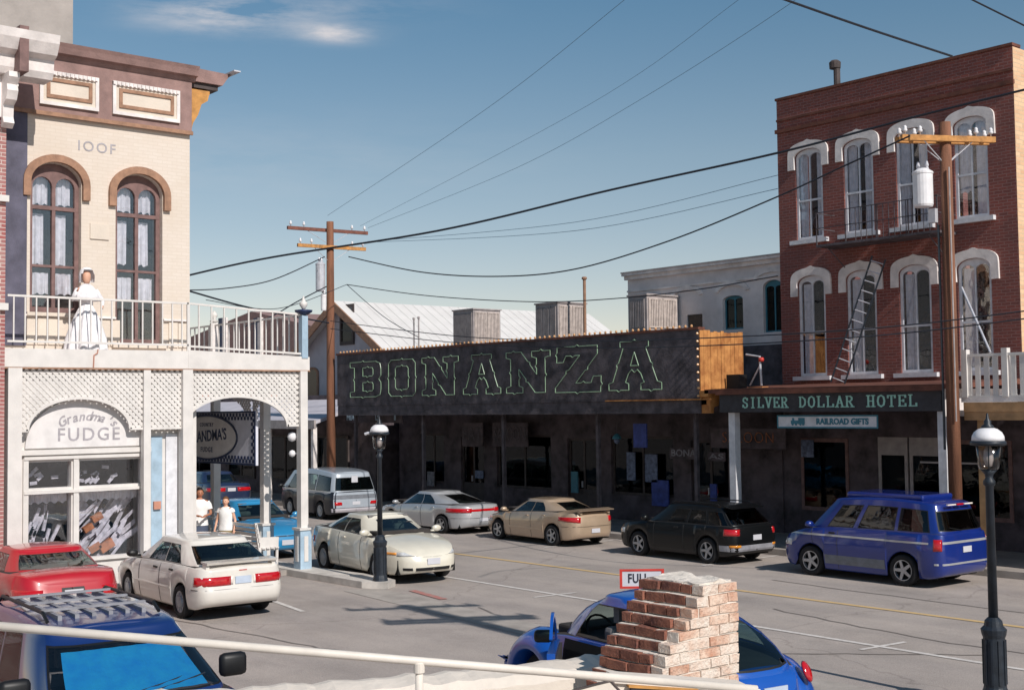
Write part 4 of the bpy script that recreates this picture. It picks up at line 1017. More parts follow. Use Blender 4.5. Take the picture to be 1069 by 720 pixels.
# ================================================================ PORCH BUILDING ON THE RIGHT
pb = root('balcony_building', 'building on the right with a white picket balcony over a tan porch', 'building', (-10, 25.5, 0))
P_(pb, 'wall', box(NB(), -14.98, 2, 28.0, 40, .14, 3.6), 'store_dark')
P_(pb, 'upper_wall', box(NB(), -13.1, 2, 30.2, 40, 3.6, 8.2), 'plaster_white')
P_(pb, 'deck', box(NB(), -14.85, 2, 25.0, 30.2, 3.60, 3.70), 'old_white')
bm = box(NB(), -14.80, 2, 25.02, 25.1, 3.22, 3.40); box(bm, -14.80, 2, 25.0, 25.1, 3.402, 3.598)
P_(pb, 'fascia', bm, 'tan_fascia')
bm = NB(); x = -14.72
while x < 2: box(bm, x, x+.11, 25.02, 25.06, 3.74, 4.56); x += .20
box(bm, -14.8, 2, 25.0, 25.08, 4.56, 4.62); box(bm, -14.8, 2, 25.0, 25.08, 3.70, 3.74)
bl_ = P_(pb, 'railing', bm, 'white_paint')
for x in (-14.82, -13.9, -12.2, -10): sub('railing_post', box(NB(), x, x+.13, 24.98, 25.12, 3.705, 4.72), 'white_paint', bl_)
for x in (-14.5, -11.5, -8.5, -5.5): P_(pb, 'post', box(NB(), x-.08, x+.08, 25.15, 25.31, .14, 3.22), 'tan_fascia')
for x in (-14.2, -12.6, -11.0, -9.4):
    wn = P_(pb, 'window', facY(NB(), rect(x, x+1.2, .8, 2.8), [rect(x+.08, x+.56, .9, 2.7), rect(x+.64, x+1.12, .9, 2.7)], 27.93, .065), 'cooler_metal')
    sub('pane', box(NB(), x+.05, x+1.15, 27.95, 27.96, .85, 2.75), 'dark_glass', wn)
tag(obj('brace_pole', tube(NB(), [PY(1004, 300, 26.5), PY(1034, 368, 25.6)], .025, 8), 'galvanised'), 'pale pole slanting across the last hotel window down to the picket balcony', 'pole')

# ================================================================ FAR END OF THE STREET
fb = root('far_storefront', 'dark storefront under a grey shed awning beyond the saloon', 'building', (-46, 26, 0))
P_(fb, 'wall', box(NB(), -58, -40.4, 27.2, 29.5, 0, 4.2), 'store_dark')
P_(fb, 'awning', prism(NB(), [(24.6, 3.1), (27.2, 3.9), (27.2, 4.02), (24.6, 3.22)], [], (-58, 0, 0), YU, ZU, XU, 17.6), 'house_grey')
P_(fb, 'awning_fascia', box(NB(), -58, -40.4, 24.52, 24.6, 2.92, 3.24), 'cooler_metal')
for x in (-57, -52.6, -48.2, -44, -40.7): P_(fb, 'post', box(NB(), x-.08, x+.08, 24.62, 24.78, .14, 3.1), 'old_white')
for x in (-56, -52, -48.2, -44.6):
    wn = P_(fb, 'window', facY(NB(), rect(x, x+2.4, .7, 2.6), [rect(x+.1, x+1.15, .8, 2.5), rect(x+1.25, x+2.3, .8, 2.5)], 27.12, .075), 'dark_trim')
    sub('pane', box(NB(), x+.05, x+2.35, 27.15, 27.16, .75, 2.55), 'dark_glass', wn)
pk = root('pink_building', 'low pinkish brick building with dark doorways at the far end of the street', 'building', (-75, 27, 0))
P_(pk, 'wall', box(NB(), -100, -58.6, 26.5, 34, 0, 5.2), 'pink_wall')
for x in (-96, -90, -84, -79, -74, -69, -64.5):
    P_(pk, 'door', box(NB(), x, x+1.3, 26.40, 26.498, 0.14, 2.9), 'window_dark')
bb_ = root('brown_building', 'brown building with pitched roof and two pale blue pilasters seen through the balcony railing', 'building', (-80, 40, 0))
a = PY(262, 325, 48); b = PY(198, 346, 48); c_ = PY(330, 345, 48)
P_(bb_, 'wall', facY(NB(), [(b.x-8, 0), (c_.x+8, 0), (c_.x+8, c_.z-1.2), (a.x, a.z), (b.x-8, b.z-1.6)], [], 48, 8), 'frieze_brown')
mat('dull_brown', '8C7A76', 0.9, var=0.2, vs=2)
MATS['frieze_brown']
for u in (231, 268):
    for du, mm in ((0, 'navy'), (4, 'old_white')):
        x0, x1 = PY(u-2+du, 340, 47.9).x, PY(u+2+du, 340, 47.9).x
        P_(bb_, 'pilaster', box(NB(), x0, x1-.02, 47.8, 47.98, 0, PY(u, 332, 47.9).z), mm)
wbx = root('far_house', 'small cream house far down the street between the porch posts', 'building', (-120, 20, 0))
P_(wbx, 'wall', facX(NB(), [(12, 0), (24, 0), (24, 5), (18, 8), (12, 5)], [], -125, 8), 'plaster_white')
P_(wbx, 'window', box(NB(), -116.99, -116.9, 15.5, 17, 1.5, 3), 'window_dark')

# ================================================================ VEHICLES
def carpaint(name, col, rough=0.22, metal=0.0, coat=1.0):
    m = mat(name, col, rough=rough+.15, metal=metal, var=0.05, vs=1.5, coat=coat)
    return name
for nm, c_, me_ in (('paint_white', 'DAD4CB', 0), ('paint_cream', 'D8D2C2', 0), ('paint_red', 'B01522', 0), ('paint_navy', '0E2A62', .0), ('paint_vwblue', '0E4FA8', .0), ('paint_silver', 'B9BABC', .35), ('paint_tan', 'BFA78E', .35),
                    ('paint_black', '0E1012', 0), ('paint_vanblue', '0C2A7C', .1), ('paint_teal', '2B83B4', 0), ('paint_dkblue', '1F2B48', 0), ('paint_vwgrey', 'A9B2BC', .1), ('paint_vwnavy', '23262F', 0)):
    carpaint(nm, c_, metal=me_)
    if nm in ('paint_black', 'paint_vwnavy'): MATS[nm].node_tree.nodes['Principled BSDF'].inputs['Coat Weight'].default_value = 0.25; MATS[nm].node_tree.nodes['Principled BSDF'].inputs['Specular IOR Level'].default_value = 0.25
mat('tyre', '17171A', 0.85, var=0.2, bump=0.2); mat('rim_alloy', 'B4B6BA', 0.3, metal=0.7, var=0.05); mat('rim_cap', '9FA3A8', 0.4, metal=0.4, var=0.08)
mat('car_black', '131315', 0.5, var=0.1); mat('interior', '35302E', 0.9, var=0.15); mat('interior_grey', '6E6C6C', 0.9, var=0.15); mat('well', '0A0A0B', 0.95)
mat('tail_red', 'B8141C', 0.15, var=0.1, vs=20, coat=1); mat('amber', 'D98A28', 0.15, var=0.1, coat=1); mat('head_clear', 'C8CACC', 0.1, var=0.15, vs=12, coat=1); mat('reverse_clear', 'E8DCD4', 0.15)
mat('plate_white', 'C6C6CC', 0.4, var=0.02); mat('plate_blue', 'B9C4D4', 0.4, var=0.05); mat('chrome', 'D8DADC', 0.15, metal=0.9, var=0.03); mat('moulding_grey', '70747C', 0.5)
mat('shade_foil', '2494C4', 0.35, metal=0.25, var=0.3, vs=5, bump=0.4, bs=12, col2='1A7FC0'); mat('hood_grey', '8E8E94', 0.5)

def smoothprof(pts):
    """monotone-ish cubic through (x, v) points -> function"""
    xs = [p[0] for p in pts]; vs = [p[1] for p in pts]; n = len(xs)
    d = [(vs[i+1]-vs[i])/(xs[i+1]-xs[i]) for i in range(n-1)]
    mm = [d[0]]+[0 if d[i-1]*d[i] <= 0 else 2*d[i-1]*d[i]/(d[i-1]+d[i]) for i in range(1, n-1)]+[d[-1]]
    def f(x):
        if x <= xs[0]: return vs[0]
        if x >= xs[-1]: return vs[-1]
        for i in range(n-1):
            if x <= xs[i+1]:
                h = xs[i+1]-xs[i]; t = (x-xs[i])/h
                return (2*t**3-3*t*t+1)*vs[i]+(t**3-2*t*t+t)*h*mm[i]+(-2*t**3+3*t*t)*vs[i+1]+(t**3-t*t)*h*mm[i+1]
    return f

def wheel(root_, x, y, r, side, style, wd=.2):
    Mw = Matrix.Translation((x, y, r)) @ Matrix.Rotation(-PI/2 if side > 0 else PI/2, 4, 'X')
    # local z points outward
    t = bpy.data.objects.new('wheel', None); C.objects.link(t); t.parent = root_; t.matrix_local = Mw
    h = wd/2; ri = r*.66
    bm = lathe(NB(), [(ri, -h), (r*.93, -h), (r, -h*.7), (r, h*.7), (r*.94, h), (ri+.01, h*.95), (ri-.005, h*.7)], 32, closed=True)
    obj('tyre', bm, 'tyre', t, smooth=True)
    bm = NB()
    if style == 'cap':
        lathe(bm, [(ri, h*.7), (ri, h*.82), (ri*.9, h*.72), (ri*.55, h*.7), (ri*.5, h*.95), (ri*.2, h*1.0), (.001, h*1.0)], 28)
        for k in range(10):
            a = 2*PI*k/10; box(bm, ri*.6, ri*.85, -.012, .012, h*.68, h*.8, Matrix.Rotation(a, 4, 'Z'))
        m_ = 'rim_cap'
    else:
        n = 5
        lathe(bm, [(ri*.9, h*.3), (ri, h*.3), (ri, h*.92), (ri*.93, h*.9)], 32, closed=True)
        lathe(bm, [(.001, h*.5), (ri*.24, h*.5), (ri*.24, h*.85), (.001, h*.9)], 20)
        for k in range(n):
            a = 2*PI*k/n
            prism(bm, [(ri*.12, -ri*.17), (ri*.95, -ri*.13), (ri*.95, ri*.13), (ri*.12, ri*.17)], [], (0, 0, h*.62), Matrix.Rotation(a, 3, 'Z') @ XU, Matrix.Rotation(a, 3, 'Z') @ YU, ZU, h*.2)
        m_ = 'rim_alloy'
    obj('rim', bm, m_, t)
    obj('hub_disc', lathe(NB(), [(.001, -h*.5), (ri, -h*.5), (ri, h*.2), (.001, h*.2)], 20), 'well', t)
    return t

def build_car(sp, label, cat, loc, head, name='parked_car', group=None):
    L, Wd, H = sp['L'], sp['W']/2, sp['H']
    rt = thing(name, label, cat, loc, math.radians(head), group)
    xa, xb = -L/2, L/2
    zt = smoothprof([(a*L/2, z) for a, z in sp['top']])
    zbot = smoothprof([(-L/2, .26), (-L/2+.35, .20), (0, .18), (L/2-.5, .19), (L/2, .24)])
    wr = sp['wr']; wx = sp['wheels']; AR = wr*1.17
    def zb(x):
        z = zbot(x)
        for c in wx:
            if abs(x-c) < AR: z = max(z, wr+math.sqrt(AR*AR-(x-c)**2)*1.0)
        return z
    noseprof = smoothprof(sp.get('nose', [(0, -.06), (.25, 0), (.6, 0), (1, -.05)])); tailprof = smoothprof(sp.get('tail', [(0, -.08), (.2, 0), (.6, 0), (1, -.03)]))
    side = smoothprof(sp.get('side', [(0, .93), (.12, .96), (.35, .99), (.6, 1.0), (.85, .975), (1, .93)]))
    nF, nR = sp.get('nF', 5.5), sp.get('nR', 7)
    def plan(s): n = nF if s > 0 else nR; return max(0, 1-abs(s)**n)**(1/n)
    def pt(kind, u, t=None, z=None, off=0.0, sg=1):
        if kind in ('f', 'r'):      # v: 0..1 across the end face, 1..2 round the corner
            n = nF if kind == 'f' else nR; y45 = (math.sqrt(.5))**(2/n)
            u = math.degrees(math.asin(max(0, u*y45)**(n/2))) if u <= 1 else 45+45*(u-1)
            kind = kind.upper()
        def raw(u_, t_):
            if kind == 'x':
                s = u_/(L/2); yy = plan(s)
            else:
                n = nF if kind == 'F' else nR; a = math.radians(u_)
                yy = abs(math.sin(a))**(2/n); s = abs(math.cos(a))**(2/n)*(1 if kind == 'F' else -1)
            x = s*L/2
            # end-face shaping fades out away from the ends
            if s > 0: x += noseprof(t_)*max(0, (s-.75)/.25)**1.5
            else: x -= tailprof(t_)*max(0, (-s-.75)/.25)**1.5
            xs = s*L/2
            z_ = zb(xs)+(zt(xs)-zb(xs))*t_
            return V((x, yy*Wd*side(t_)*sg, z_))
        if z is not None:
            s_ = u/(L/2) if kind == 'x' else abs(math.cos(math.radians(u)))**(2/(nF if kind == 'F' else nR))*(1 if kind == 'F' else -1)
            a_, b_ = zb(s_*L/2), zt(s_*L/2); t = (z-a_)/(b_-a_)
        t = min(max(t, 0), 1)
        p = raw(u, t)
        if off:
            du = .5 if kind != 'x' else .02
            q1 = raw(u+du, t)-raw(u-du, t); q2 = raw(u, min(1, t+.04))-raw(u, max(0, t-.04))
            nn = q1.cross(q2)
            if nn.length > 1e-9:
                nn.normalize(); c = V((p.x*.8, p.y, 0))
                if nn.dot(c) < 0: nn = -nn
                p = p+nn*off
        return p
    def patch(kind, u0, u1, z0, z1, off=.006, sg=1, nu=8, nz=3, bulge=.008, z0b=None, z1b=None):
        bm = NB(); G = []
        for i in range(nu+1):
            fu = i/nu; u = u0+(u1-u0)*fu; za = z0+((z0b if z0b is not None else z0)-z0)*fu; zc = z1+((z1b if z1b is not None else z1)-z1)*fu
            G.append([bm.verts.new(pt(kind, u, z=za+(zc-za)*j/nz, off=off+(bulge if 0 < i < nu and 0 < j < nz else 0), sg=sg)) for j in range(nz+1)])
        for A, Bq in zip(G, G[1:]):
            for j in range(nz): bm.faces.new((A[j], A[j+1], Bq[j+1], Bq[j]))
        # rim back to the body so the lens has thickness
        bd_ = [e for e in bm.edges if len(e.link_faces) == 1]
        r = bmesh.ops.extrude_edge_only(bm, edges=bd_); vs = [v for v in r['geom'] if isinstance(v, bmesh.types.BMVert)]
        cx = sum((v.co for v in vs), V())/len(vs)
        for v in vs: v.co = v.co+(V((0, 0, cx.z))-v.co).normalized()*.02*(1 if True else 0)
        return bm
    # ---- shell
    st = set(); N_ = 34
    for i in range(N_+1): st.add(round((-.9+1.8*i/N_)*L/2, 4))
    for c in wx:
        for q in (-AR, -AR*.985, -AR*.93, -AR*.8, -AR*.6, -AR*.35, 0, AR*.35, AR*.6, AR*.8, AR*.93, AR*.985, AR):
            if abs(c+q) < .9*L/2: st.add(round(c+q, 4))
    st = sorted(st)
    ths = [0, 8, 16, 25, 34]
    def thlim(n): return math.degrees(math.acos(.9**(n/2)))
    seq = [('R', a*thlim(nR)/40) for a in ths] + [('x', x) for x in st] + [('F', a*thlim(nF)/40) for a in ths[::-1]]
    T = [0, .06, .14, .24, .35, .47, .6, .72, .82, .9, .95, .985, 1.0]
    bm = NB(); cols_ = {}
    for sg in (1, -1):
        for i, (k, u) in enumerate(seq):
            if sg == -1 and ((k == 'R' and u == 0) or (k == 'F' and u == 0)): cols_[(sg, i)] = cols_[(1, i)]; continue
            c = []
            p0 = pt(k, u, t=0, sg=sg); c.append(bm.verts.new(V((p0.x*.985, p0.y*.80, p0.z+.005))))
            for t in T: c.append(bm.verts.new(pt(k, u, t=t, sg=sg)))
            p = pt(k, u, t=1, sg=sg); cr = sp.get('crown', .05)
            if k == 'R' and u == 0 or k == 'F' and u == 0:
                for s in (.985, .95, .85, .6, .3, 0): c.append(bm.verts.new(V((p.x, 0, p.z+cr*.0))))
            else:
                wy = abs(p.y)/Wd
                for s in (.985, .95, .85, .6, .3, 0): c.append(bm.verts.new(V((p.x, p.y*s, p.z+cr*wy*(1-s*s)**.8))))
            cols_[(sg, i)] = c
    nrow = len(T)+7
    cab0, cab1 = sp['ws'][0][0], sp['rw'][0][0]
    for sg in (1, -1):
        for i in range(len(seq)-1):
            A, Bq = cols_[(sg, i)], cols_[(sg, i+1)]
            for j in range(nrow-1):
                vs = [A[j], A[j+1], Bq[j+1], Bq[j]]
                if len({id(v) for v in vs}) < 4: continue
                try: f = bm.faces.new(vs)
                except ValueError: continue
                f.smooth = True
                xm = (A[j].co.x+Bq[j].co.x)/2
                if j >= len(T)+1 and cab1+.08 < xm < cab0-.08: f.material_index = 1
                if j == 0: f.material_index = 2
                if sp.get('lower') and j <= sp['lower'][0]: f.material_index = 3
    bmesh.ops.remove_doubles(bm, verts=bm.verts[:], dist=.0005)
    body = obj('body', bm, [sp['paint'], 'interior', 'well', (sp['lower'][1] if sp.get('lower') else sp['paint'])], rt)
    bm = box(NB(), xa+.25, xb-.3, -Wd*.78, Wd*.78, .20, .50); obj('underbody', bm, 'well', rt)
    # ---- cabin
    (w0, wz0), (w1_, wz1) = sp['ws']; (r0_, rz0), (r1_, rz1) = sp['rw']
    hb, hr = sp['cab']      # half widths at belt and roof
    nc = sp.get('nc', 5.0); Cf = smoothprof(sp.get('cf', [(0, 0), (1, 1)])); Cr = smoothprof(sp.get('cr', [(0, 0), (1, 1)]))
    def cpt(kind, u, t, sg):
        tt = min(t, 1.0)
        xf = w0+(w1_-w0)*Cf(tt); xr = r0_+(r1_-r0_)*Cr(tt); hw = hb+(hr-hb)*max(tt, 0)**1.25
        xc, hx = (xf+xr)/2, (xf-xr)/2
        if t > 1:
            q = t-1; hx -= .10*(1-math.cos(q*PI/2)) + .0; hw -= .07*(1-math.cos(q*PI/2))
        if kind == 's': s = u; yy = max(0, 1-abs(s)**nc)**(1/nc)
        else: yy = abs(u); s = max(0, 1-abs(u)**nc)**(1/nc)*(1 if kind == 'F' else -1)
        x = xc+s*hx
        zroof = sp['roofz'](x) if callable(sp.get('roofz')) else H-.02-.05*abs(x-xc)**2/1.2
        zlow = zt(max(min(x, L/2), -L/2))-.01 + (sp.get('crown', .05)*.7 if kind != 's' else 0)
        z = zlow+(zroof-.055-zlow)*tt if t <= 1 else zroof-.055+.05*math.sin((t-1)*PI/2)
        return V((x, yy*hw*sg, z))
    win = sp['win']      # list of (s0,s1) side windows
    gb = .016
    S = set([-.9, .9]);
    for i in range(25): S.add(round(-.9+1.8*i/24, 4))
    for a, b in win:
        for q in (a-gb, a, b, b+gb): S.add(round(q, 4))
    S = sorted(S)
    ye = (1-.9**nc)**(1/nc)
    ew = sp.get('endw', .84)
    E_ = sorted(set([0, .2, .4, .6, ew-.05, ew, ew+.02, (ew+.02+ye)/2 if ye > ew+.02 else ew+.03])); E_ = [e for e in E_ if e < ye-.004]
    seqc = [('R', e) for e in E_]+[('s', s) for s in S]+[('F', e) for e in E_[::-1]]
    wt0, wt1 = sp.get('wt', (.10, .86))
    TC = sorted(set([-.12, 0, wt0-.03, wt0, .3, .5, .7, wt1, wt1+.03, 1.0]))+[1.25, 1.5, 1.75, 2.0]
    bmC = NB(); bmG = {'windshield': NB(), 'rear_window': NB()}
    sidew = {}
    cols_ = {}
    for sg in (1, -1):
        for i, (k, u) in enumerate(seqc): cols_[(sg, i)] = [cpt(k, u, t, sg) for t in TC]
    vc = {}
    def gv(b_, co):
        k = (id(b_), round(co.x, 4), round(co.y, 4), round(co.z, 4))
        if k not in vc: vc[k] = b_.verts.new(co)
        return vc[k]
    def quad(b_, P, mi=0, sm=True):
        vs = [gv(b_, p) for p in P]
        if len({id(v) for v in vs}) < 3: return
        u_ = []
        for v in vs:
            if v not in u_: u_.append(v)
        try: f = b_.faces.new(u_); f.material_index = mi; f.smooth = sm
        except ValueError: pass
    for sg in (1, -1):
        for i in range(len(seqc)-1):
            A, Bq = cols_[(sg, i)], cols_[(sg, i+1)]; ka, ua = seqc[i]; kb, ub = seqc[i+1]
            for j in range(len(TC)-1):
                t0, t1 = TC[j], TC[j+1]; P = [A[j], A[j+1], Bq[j+1], Bq[j]]
                gl = None; trim = False
                inz = t0 >= wt0-1e-6 and t1 <= wt1+1e-6; nearz = t0 >= wt0-.031 and t1 <= wt1+.031
                if ka == kb == 's':
                    mid = (ua+ub)/2
                    for wi, (a, b) in enumerate(win):
                        if a-1e-6 <= ua and ub <= b+1e-6 and inz: gl = ('s', wi, sg)
                        elif a-gb-1e-6 <= ua and ub <= b+gb+1e-6 and nearz: trim = True
                elif ka == kb and ka in 'RF':
                    hi = max(ua, ub)
                    if hi <= ew+1e-6 and inz: gl = ka
                    elif hi <= ew+.021 and nearz: trim = True
                    if ka == 'R' and sp.get('no_rear'): gl, trim = None, False
                if gl is None: quad(bmC, P, 1 if trim else 0)
                else:
                    if isinstance(gl, tuple): b_ = sidew.setdefault(gl, NB())
                    else: b_ = bmG['windshield' if gl == 'F' else 'rear_window']
                    quad(b_, P)
    # roof skin
    top = [[cols_[(1, i)][-1] for i in range(len(seqc))]]
    for s in (.85, .6, .3, 0, -.3, -.6, -.85, -1):
        row = []
        for i in range(len(seqc)):
            p = cols_[(1, i)][-1]; pm = p.copy(); pm.y = p.y*s; pm.z = p.z+.03*(1-s*s)*(abs(p.y)/hr)
            row.append(pm)
        top.append(row)
    for A, Bq in zip(top, top[1:]):
        for i in range(len(seqc)-1): quad(bmC, [A[i], A[i+1], Bq[i+1], Bq[i]])
    bmesh.ops.remove_doubles(bmC, verts=bmC.verts[:], dist=.0008)
    obj('roof', bmC, [sp.get('roofpaint', sp['paint']), 'car_black'], rt)
    gmat = sp.get('glass', 'auto_glass')
    for k, b_ in bmG.items():
        if len(b_.faces): obj(k, b_, sp.get('wsglass', gmat) if k == 'windshield' else gmat, rt)
        else: b_.free()
    for k in sorted(sidew):
        if sp.get('open') and k[1:] == sp['open']: sidew[k].free(); continue
        obj('side_window', sidew[k], gmat, rt)
    # ---- seats, dash, wheel
    bz = zt((w0+r0_)/2)
    seats = sp.get('seats', [(.25,), (-.65,)])
    for (sx_,) in seats:
        for sy_ in (-.36, .36):
            bm = B(sx_-.10, sx_+.08, sy_-.22, sy_+.22, bz-.2, bz+.16, .05); box(bm, sx_-.08, sx_+.02, sy_-.11, sy_+.11, bz+.20, bz+.36)
            obj('seat', bm, 'interior_grey', rt)
    dx = w0-.45
    obj('dashboard', B(dx-.1, w0-.08, -Wd*.75, Wd*.75, bz-.06, bz+.07, .03), 'interior', rt)
    bm = NB(); pts = [(dx-.22+.1*math.sin(a), .36+.18*math.cos(a), bz+.06+.15*math.sin(a)) for a in [2*PI*i/16 for i in range(17)]]
    tube(bm, pts, .014, 6); obj('steering_wheel', bm, 'car_black', rt)
    # ---- wheels
    for c in wx:
        for sg in (1, -1): wheel(rt, c, sg*(Wd*.965-.10), wr, sg, sp.get('rim', 'cap'))
    # ---- lamps, plates, trims
    for sg in (1, -1):
        for (nm, k, u0, u1, z0, z1, mm, ex) in sp.get('lamps', []):
            obj(nm, patch(k, u0, u1, z0, z1, sg=sg, **ex), mm, rt, smooth=True)
    for (nm, k, u0, u1, z0, z1, mm) in sp.get('centre', []):
        bm = NB()
        for sg in (1, -1):
            q = patch(k, u0, u1, z0, z1, sg=sg, bulge=0, off=.007); t1 = D.meshes.new('t'); q.to_mesh(t1); bm.from_mesh(t1); D.meshes.remove(t1); q.free()
        obj(nm, bm, mm, rt)
    for (kk, z, mm, hx_) in sp.get('plates', []):
        p = pt(kk, 0, z=z); x_ = p.x; d = 1 if kk == 'F' else -1
        xs_ = sorted((x_+d*.004, x_+d*.018+0)); pl = obj('license_plate', box(NB(), xs_[0], xs_[1], -.15, .15, z-.062, z+.062), mm, rt)
    # door seams and handles
    bm = NB()
    for x in sp.get('seams', []):
        for sg in (1, -1):
            zlo = zb(x)+.03; zhi = zt(x)-.02; pts = [pt('x', x, z=zlo+(zhi-zlo)*i/8, off=.001, sg=sg) for i in range(9)]
            tube(bm, pts, .0055, 4)
    for (kk, z, u) in sp.get('hseams', []):
        for sg in (1, -1): tube(bm, [pt(kk, u*i/6, z=z, off=.001, sg=sg) for i in range(7)], .006, 4)
    if len(bm.verts): obj('panel_seams', bm, 'car_black', rt)
    for sg in (1, -1):
        for x in sp.get('handles', []):
            p = pt('x', x, z=zt(x)-.10, off=.012, sg=sg)
            obj('door_handle', B(p.x-.08, p.x+.08, p.y-.014, p.y+.014, p.z-.018, p.z+.018, .008), sp.get('handle', 'car_black'), rt)
        if sp.get('mould'):
            z, hh, mm = sp['mould']; x0, x1 = wx[0]+AR+.03, wx[1]-AR-.03
            obj('side_moulding', patch('x', x0, x1, z-hh, z+hh, off=.006, sg=sg, nu=14, nz=2, bulge=.004), mm, rt)
        if sp.get('mirror'):
            mxx, mm = sp['mirror']; yy = sg*(hb+.12)
            bm = NB(); lathe(bm, [(.001, -.07), (.05, -.065), (.075, -.03), (.08, .02), (.07, .055), (.001, .06)], 14, Matrix.Translation((mxx, yy, zt(mxx)+.10)) @ Matrix.Rotation(PI/2, 4, 'Y') @ Matrix.Diagonal((.9, 1.35, 1, 1)))
            box(bm, mxx-.03, mxx+.04, min(sg*(hb-.04), yy), max(sg*(hb-.04), yy), zt(mxx)+.03, zt(mxx)+.07)
            mo = obj('side_mirror', bm, mm, rt, smooth=True)
    return rt, pt, patch, cpt, zt

sedan_base = dict(H=1.36, W=1.70, wr=.29, cab=(.74, .56), ws=((.95, 0), (.15, 0)), rw=((-1.35, 0), (-.85, 0)), win=[(-.62, -.05), (.0, .60)])
def S_(**k): d = dict(sedan_base); d.update(k); return d

# white hatchback-like sedan with spoiler (rear faces the camera)
esc = S_(L=4.34, W=1.69, H=1.36, wr=.285, wheels=(-1.27, 1.23), paint='paint_white', top=[(-1, .86), (-.93, .90), (-.55, .92), (0, .90), (.45, .86), (.8, .72), (.95, .62), (1, .55)],
         ws=((.98, 0), (.25, 0)), rw=((-1.86, 0), (-1.16, 0)), cab=(.76, .60), nc=7, win=[(-.56, -.07), (-.02, .50)], endw=.86, nR=9, tail=[(0, -.10), (.15, .0), (.45, .02), (.5, -.03), (1, -.05)],
         lamps=[('taillight', 'r', .30, 1.25, .61, .765, 'tail_red', {}), ('reverse_light', 'r', .245, .297, .62, .755, 'reverse_clear', {}), ('headlight', 'f', .5, 1.25, .52, .62, 'head_clear', {})],
         centre=[('bumper_seam', 'r', 0, 1.4, .545, .553, 'car_black'), ('brake_light', 'r', 0, .10, .845, .87, 'tail_red')], plates=[('R', .69, 'plate_blue', 0)], seams=[-.42, .55], handles=[.02-.25, -.98], mould=(.50, .022, 'paint_white'), mirror=(.78, 'car_black'), rim='cap')
rt, pt, patch, cpt, zt_ = build_car(esc, 'white compact sedan with red band taillights and a rear spoiler, parked nose-in at the shop', 'car', (-22.35, 10.95, 0), 177)
bm = NB()
prism(bm, [(-2.10, .97), (-1.86, .99), (-1.84, 1.02), (-2.12, 1.01)], [], (0, -.66, 0), XU, ZU, YU, 1.32)
obj('spoiler', bm, 'paint_white', rt)
for s in (-.62, .62): obj('spoiler_foot', B(-2.05, -1.88, s-.03, s+.03, .88, .975), 'paint_white', rt)

red = S_(L=4.3, W=1.80, H=1.36, wr=.30, wheels=(-1.30, 1.30), paint='paint_red', top=[(-1, .84), (-.95, .95), (-.8, 1.0), (-.45, .98), (0, .94), (.4, .88), (.8, .74), (1, .55)],
         ws=((1.0, 0), (.2, 0)), rw=((-1.45, 0), (-.85, 0)), cab=(.78, .60), nc=5, win=[(-.55, -.05), (0, .55)], endw=.88, nR=5, crown=.06, tail=[(0, -.10), (.2, 0), (.6, .0), (1, -.10)],
         lamps=[('taillight', 'r', .62, 1.35, .62, .78, 'tail_red', {}), ('headlight', 'f', .5, 1.25, .52, .62, 'head_clear', {})], centre=[('bumper_seam', 'r', 0, 1.3, .50, .507, 'car_black'), ('plate_recess', 'r', 0, .24, .61, .79, 'car_black')],
         plates=[('R', .70, 'plate_white', 0)], seams=[-.4, .6], handles=[-.2, -.95], mirror=(.8, 'paint_red'), rim='alloy', nF=4)
build_car(red, 'bright red sedan with a white rear plate, partly cut off by the left edge', 'car', (-22.72, 8.15, 0), 176)

sat = S_(L=4.6, W=1.74, H=1.34, wr=.295, wheels=(-1.32, 1.30), paint='paint_cream', top=[(-1, .84), (-.93, .93), (-.55, .96), (0, .93), (.35, .90), (.7, .80), (.9, .68), (1, .56)],
         ws=((1.12, 0), (.30, 0)), rw=((-1.70, 0), (-.80, 0)), cab=(.76, .56), nc=4.6, win=[(-.58, -.06), (-.01, .56)], endw=.86, nF=3.6, nR=5, crown=.07, cr=[(0, 0), (.5, .42), (1, 1)],
         lamps=[('headlight', 'f', .48, .96, .585, .665, 'head_clear', {}), ('turn_signal', 'f', .97, 1.3, .605, .655, 'amber', {}), ('fog_recess', 'f', .64, .86, .30, .35, 'car_black', {'bulge': 0}), ('taillight', 'r', .55, 1.3, .6, .75, 'tail_red', {})],
         centre=[('grille', 'f', 0, .34, .62, .645, 'car_black'), ('lower_intake', 'f', 0, .56, .29, .35, 'car_black')], plates=[('F', .47, 'plate_white', 0)], seams=[-.45, .62], handles=[-.2, -1.0], handle='paint_cream', mirror=(.86, 'paint_cream'), rim='cap')
build_car(sat, 'cream white sedan facing the camera behind the corner lamp post', 'car', (-23.75, 16.15, 0), -7)

intr = S_(L=5.05, W=1.88, H=1.42, wr=.315, wheels=(-1.50, 1.37), paint='paint_silver', top=[(-1, .88), (-.96, .98), (-.6, 1.0), (0, .95), (.3, .90), (.7, .80), (.9, .66), (1, .52)],
          ws=((1.40, 0), (.40, 0)), rw=((-2.05, 0), (-.75, 0)), cab=(.80, .58), nc=4, win=[(-.42, -.02), (.03, .62)], endw=.84, nF=3.6, nR=4.5, crown=.07, cr=[(0, 0), (.4, .28), (.8, .72), (1, 1)], cf=[(0, 0), (.6, .58), (1, 1)],
          lamps=[('taillight', 'r', .55, 1.4, .75, .90, 'tail_red', {}), ('headlight', 'f', .5, 1.3, .52, .63, 'head_clear', {})], centre=[('light_bar', 'r', 0, .55, .79, .87, 'tail_red'), ('bumper_seam', 'r', 0, 1.2, .56, .567, 'car_black')], plates=[('R', .50, 'plate_white', 0)],
          seams=[-.45, .7], handles=[-.2, -1.1], handle='paint_silver', mirror=(1.0, 'paint_silver'), rim='alloy')
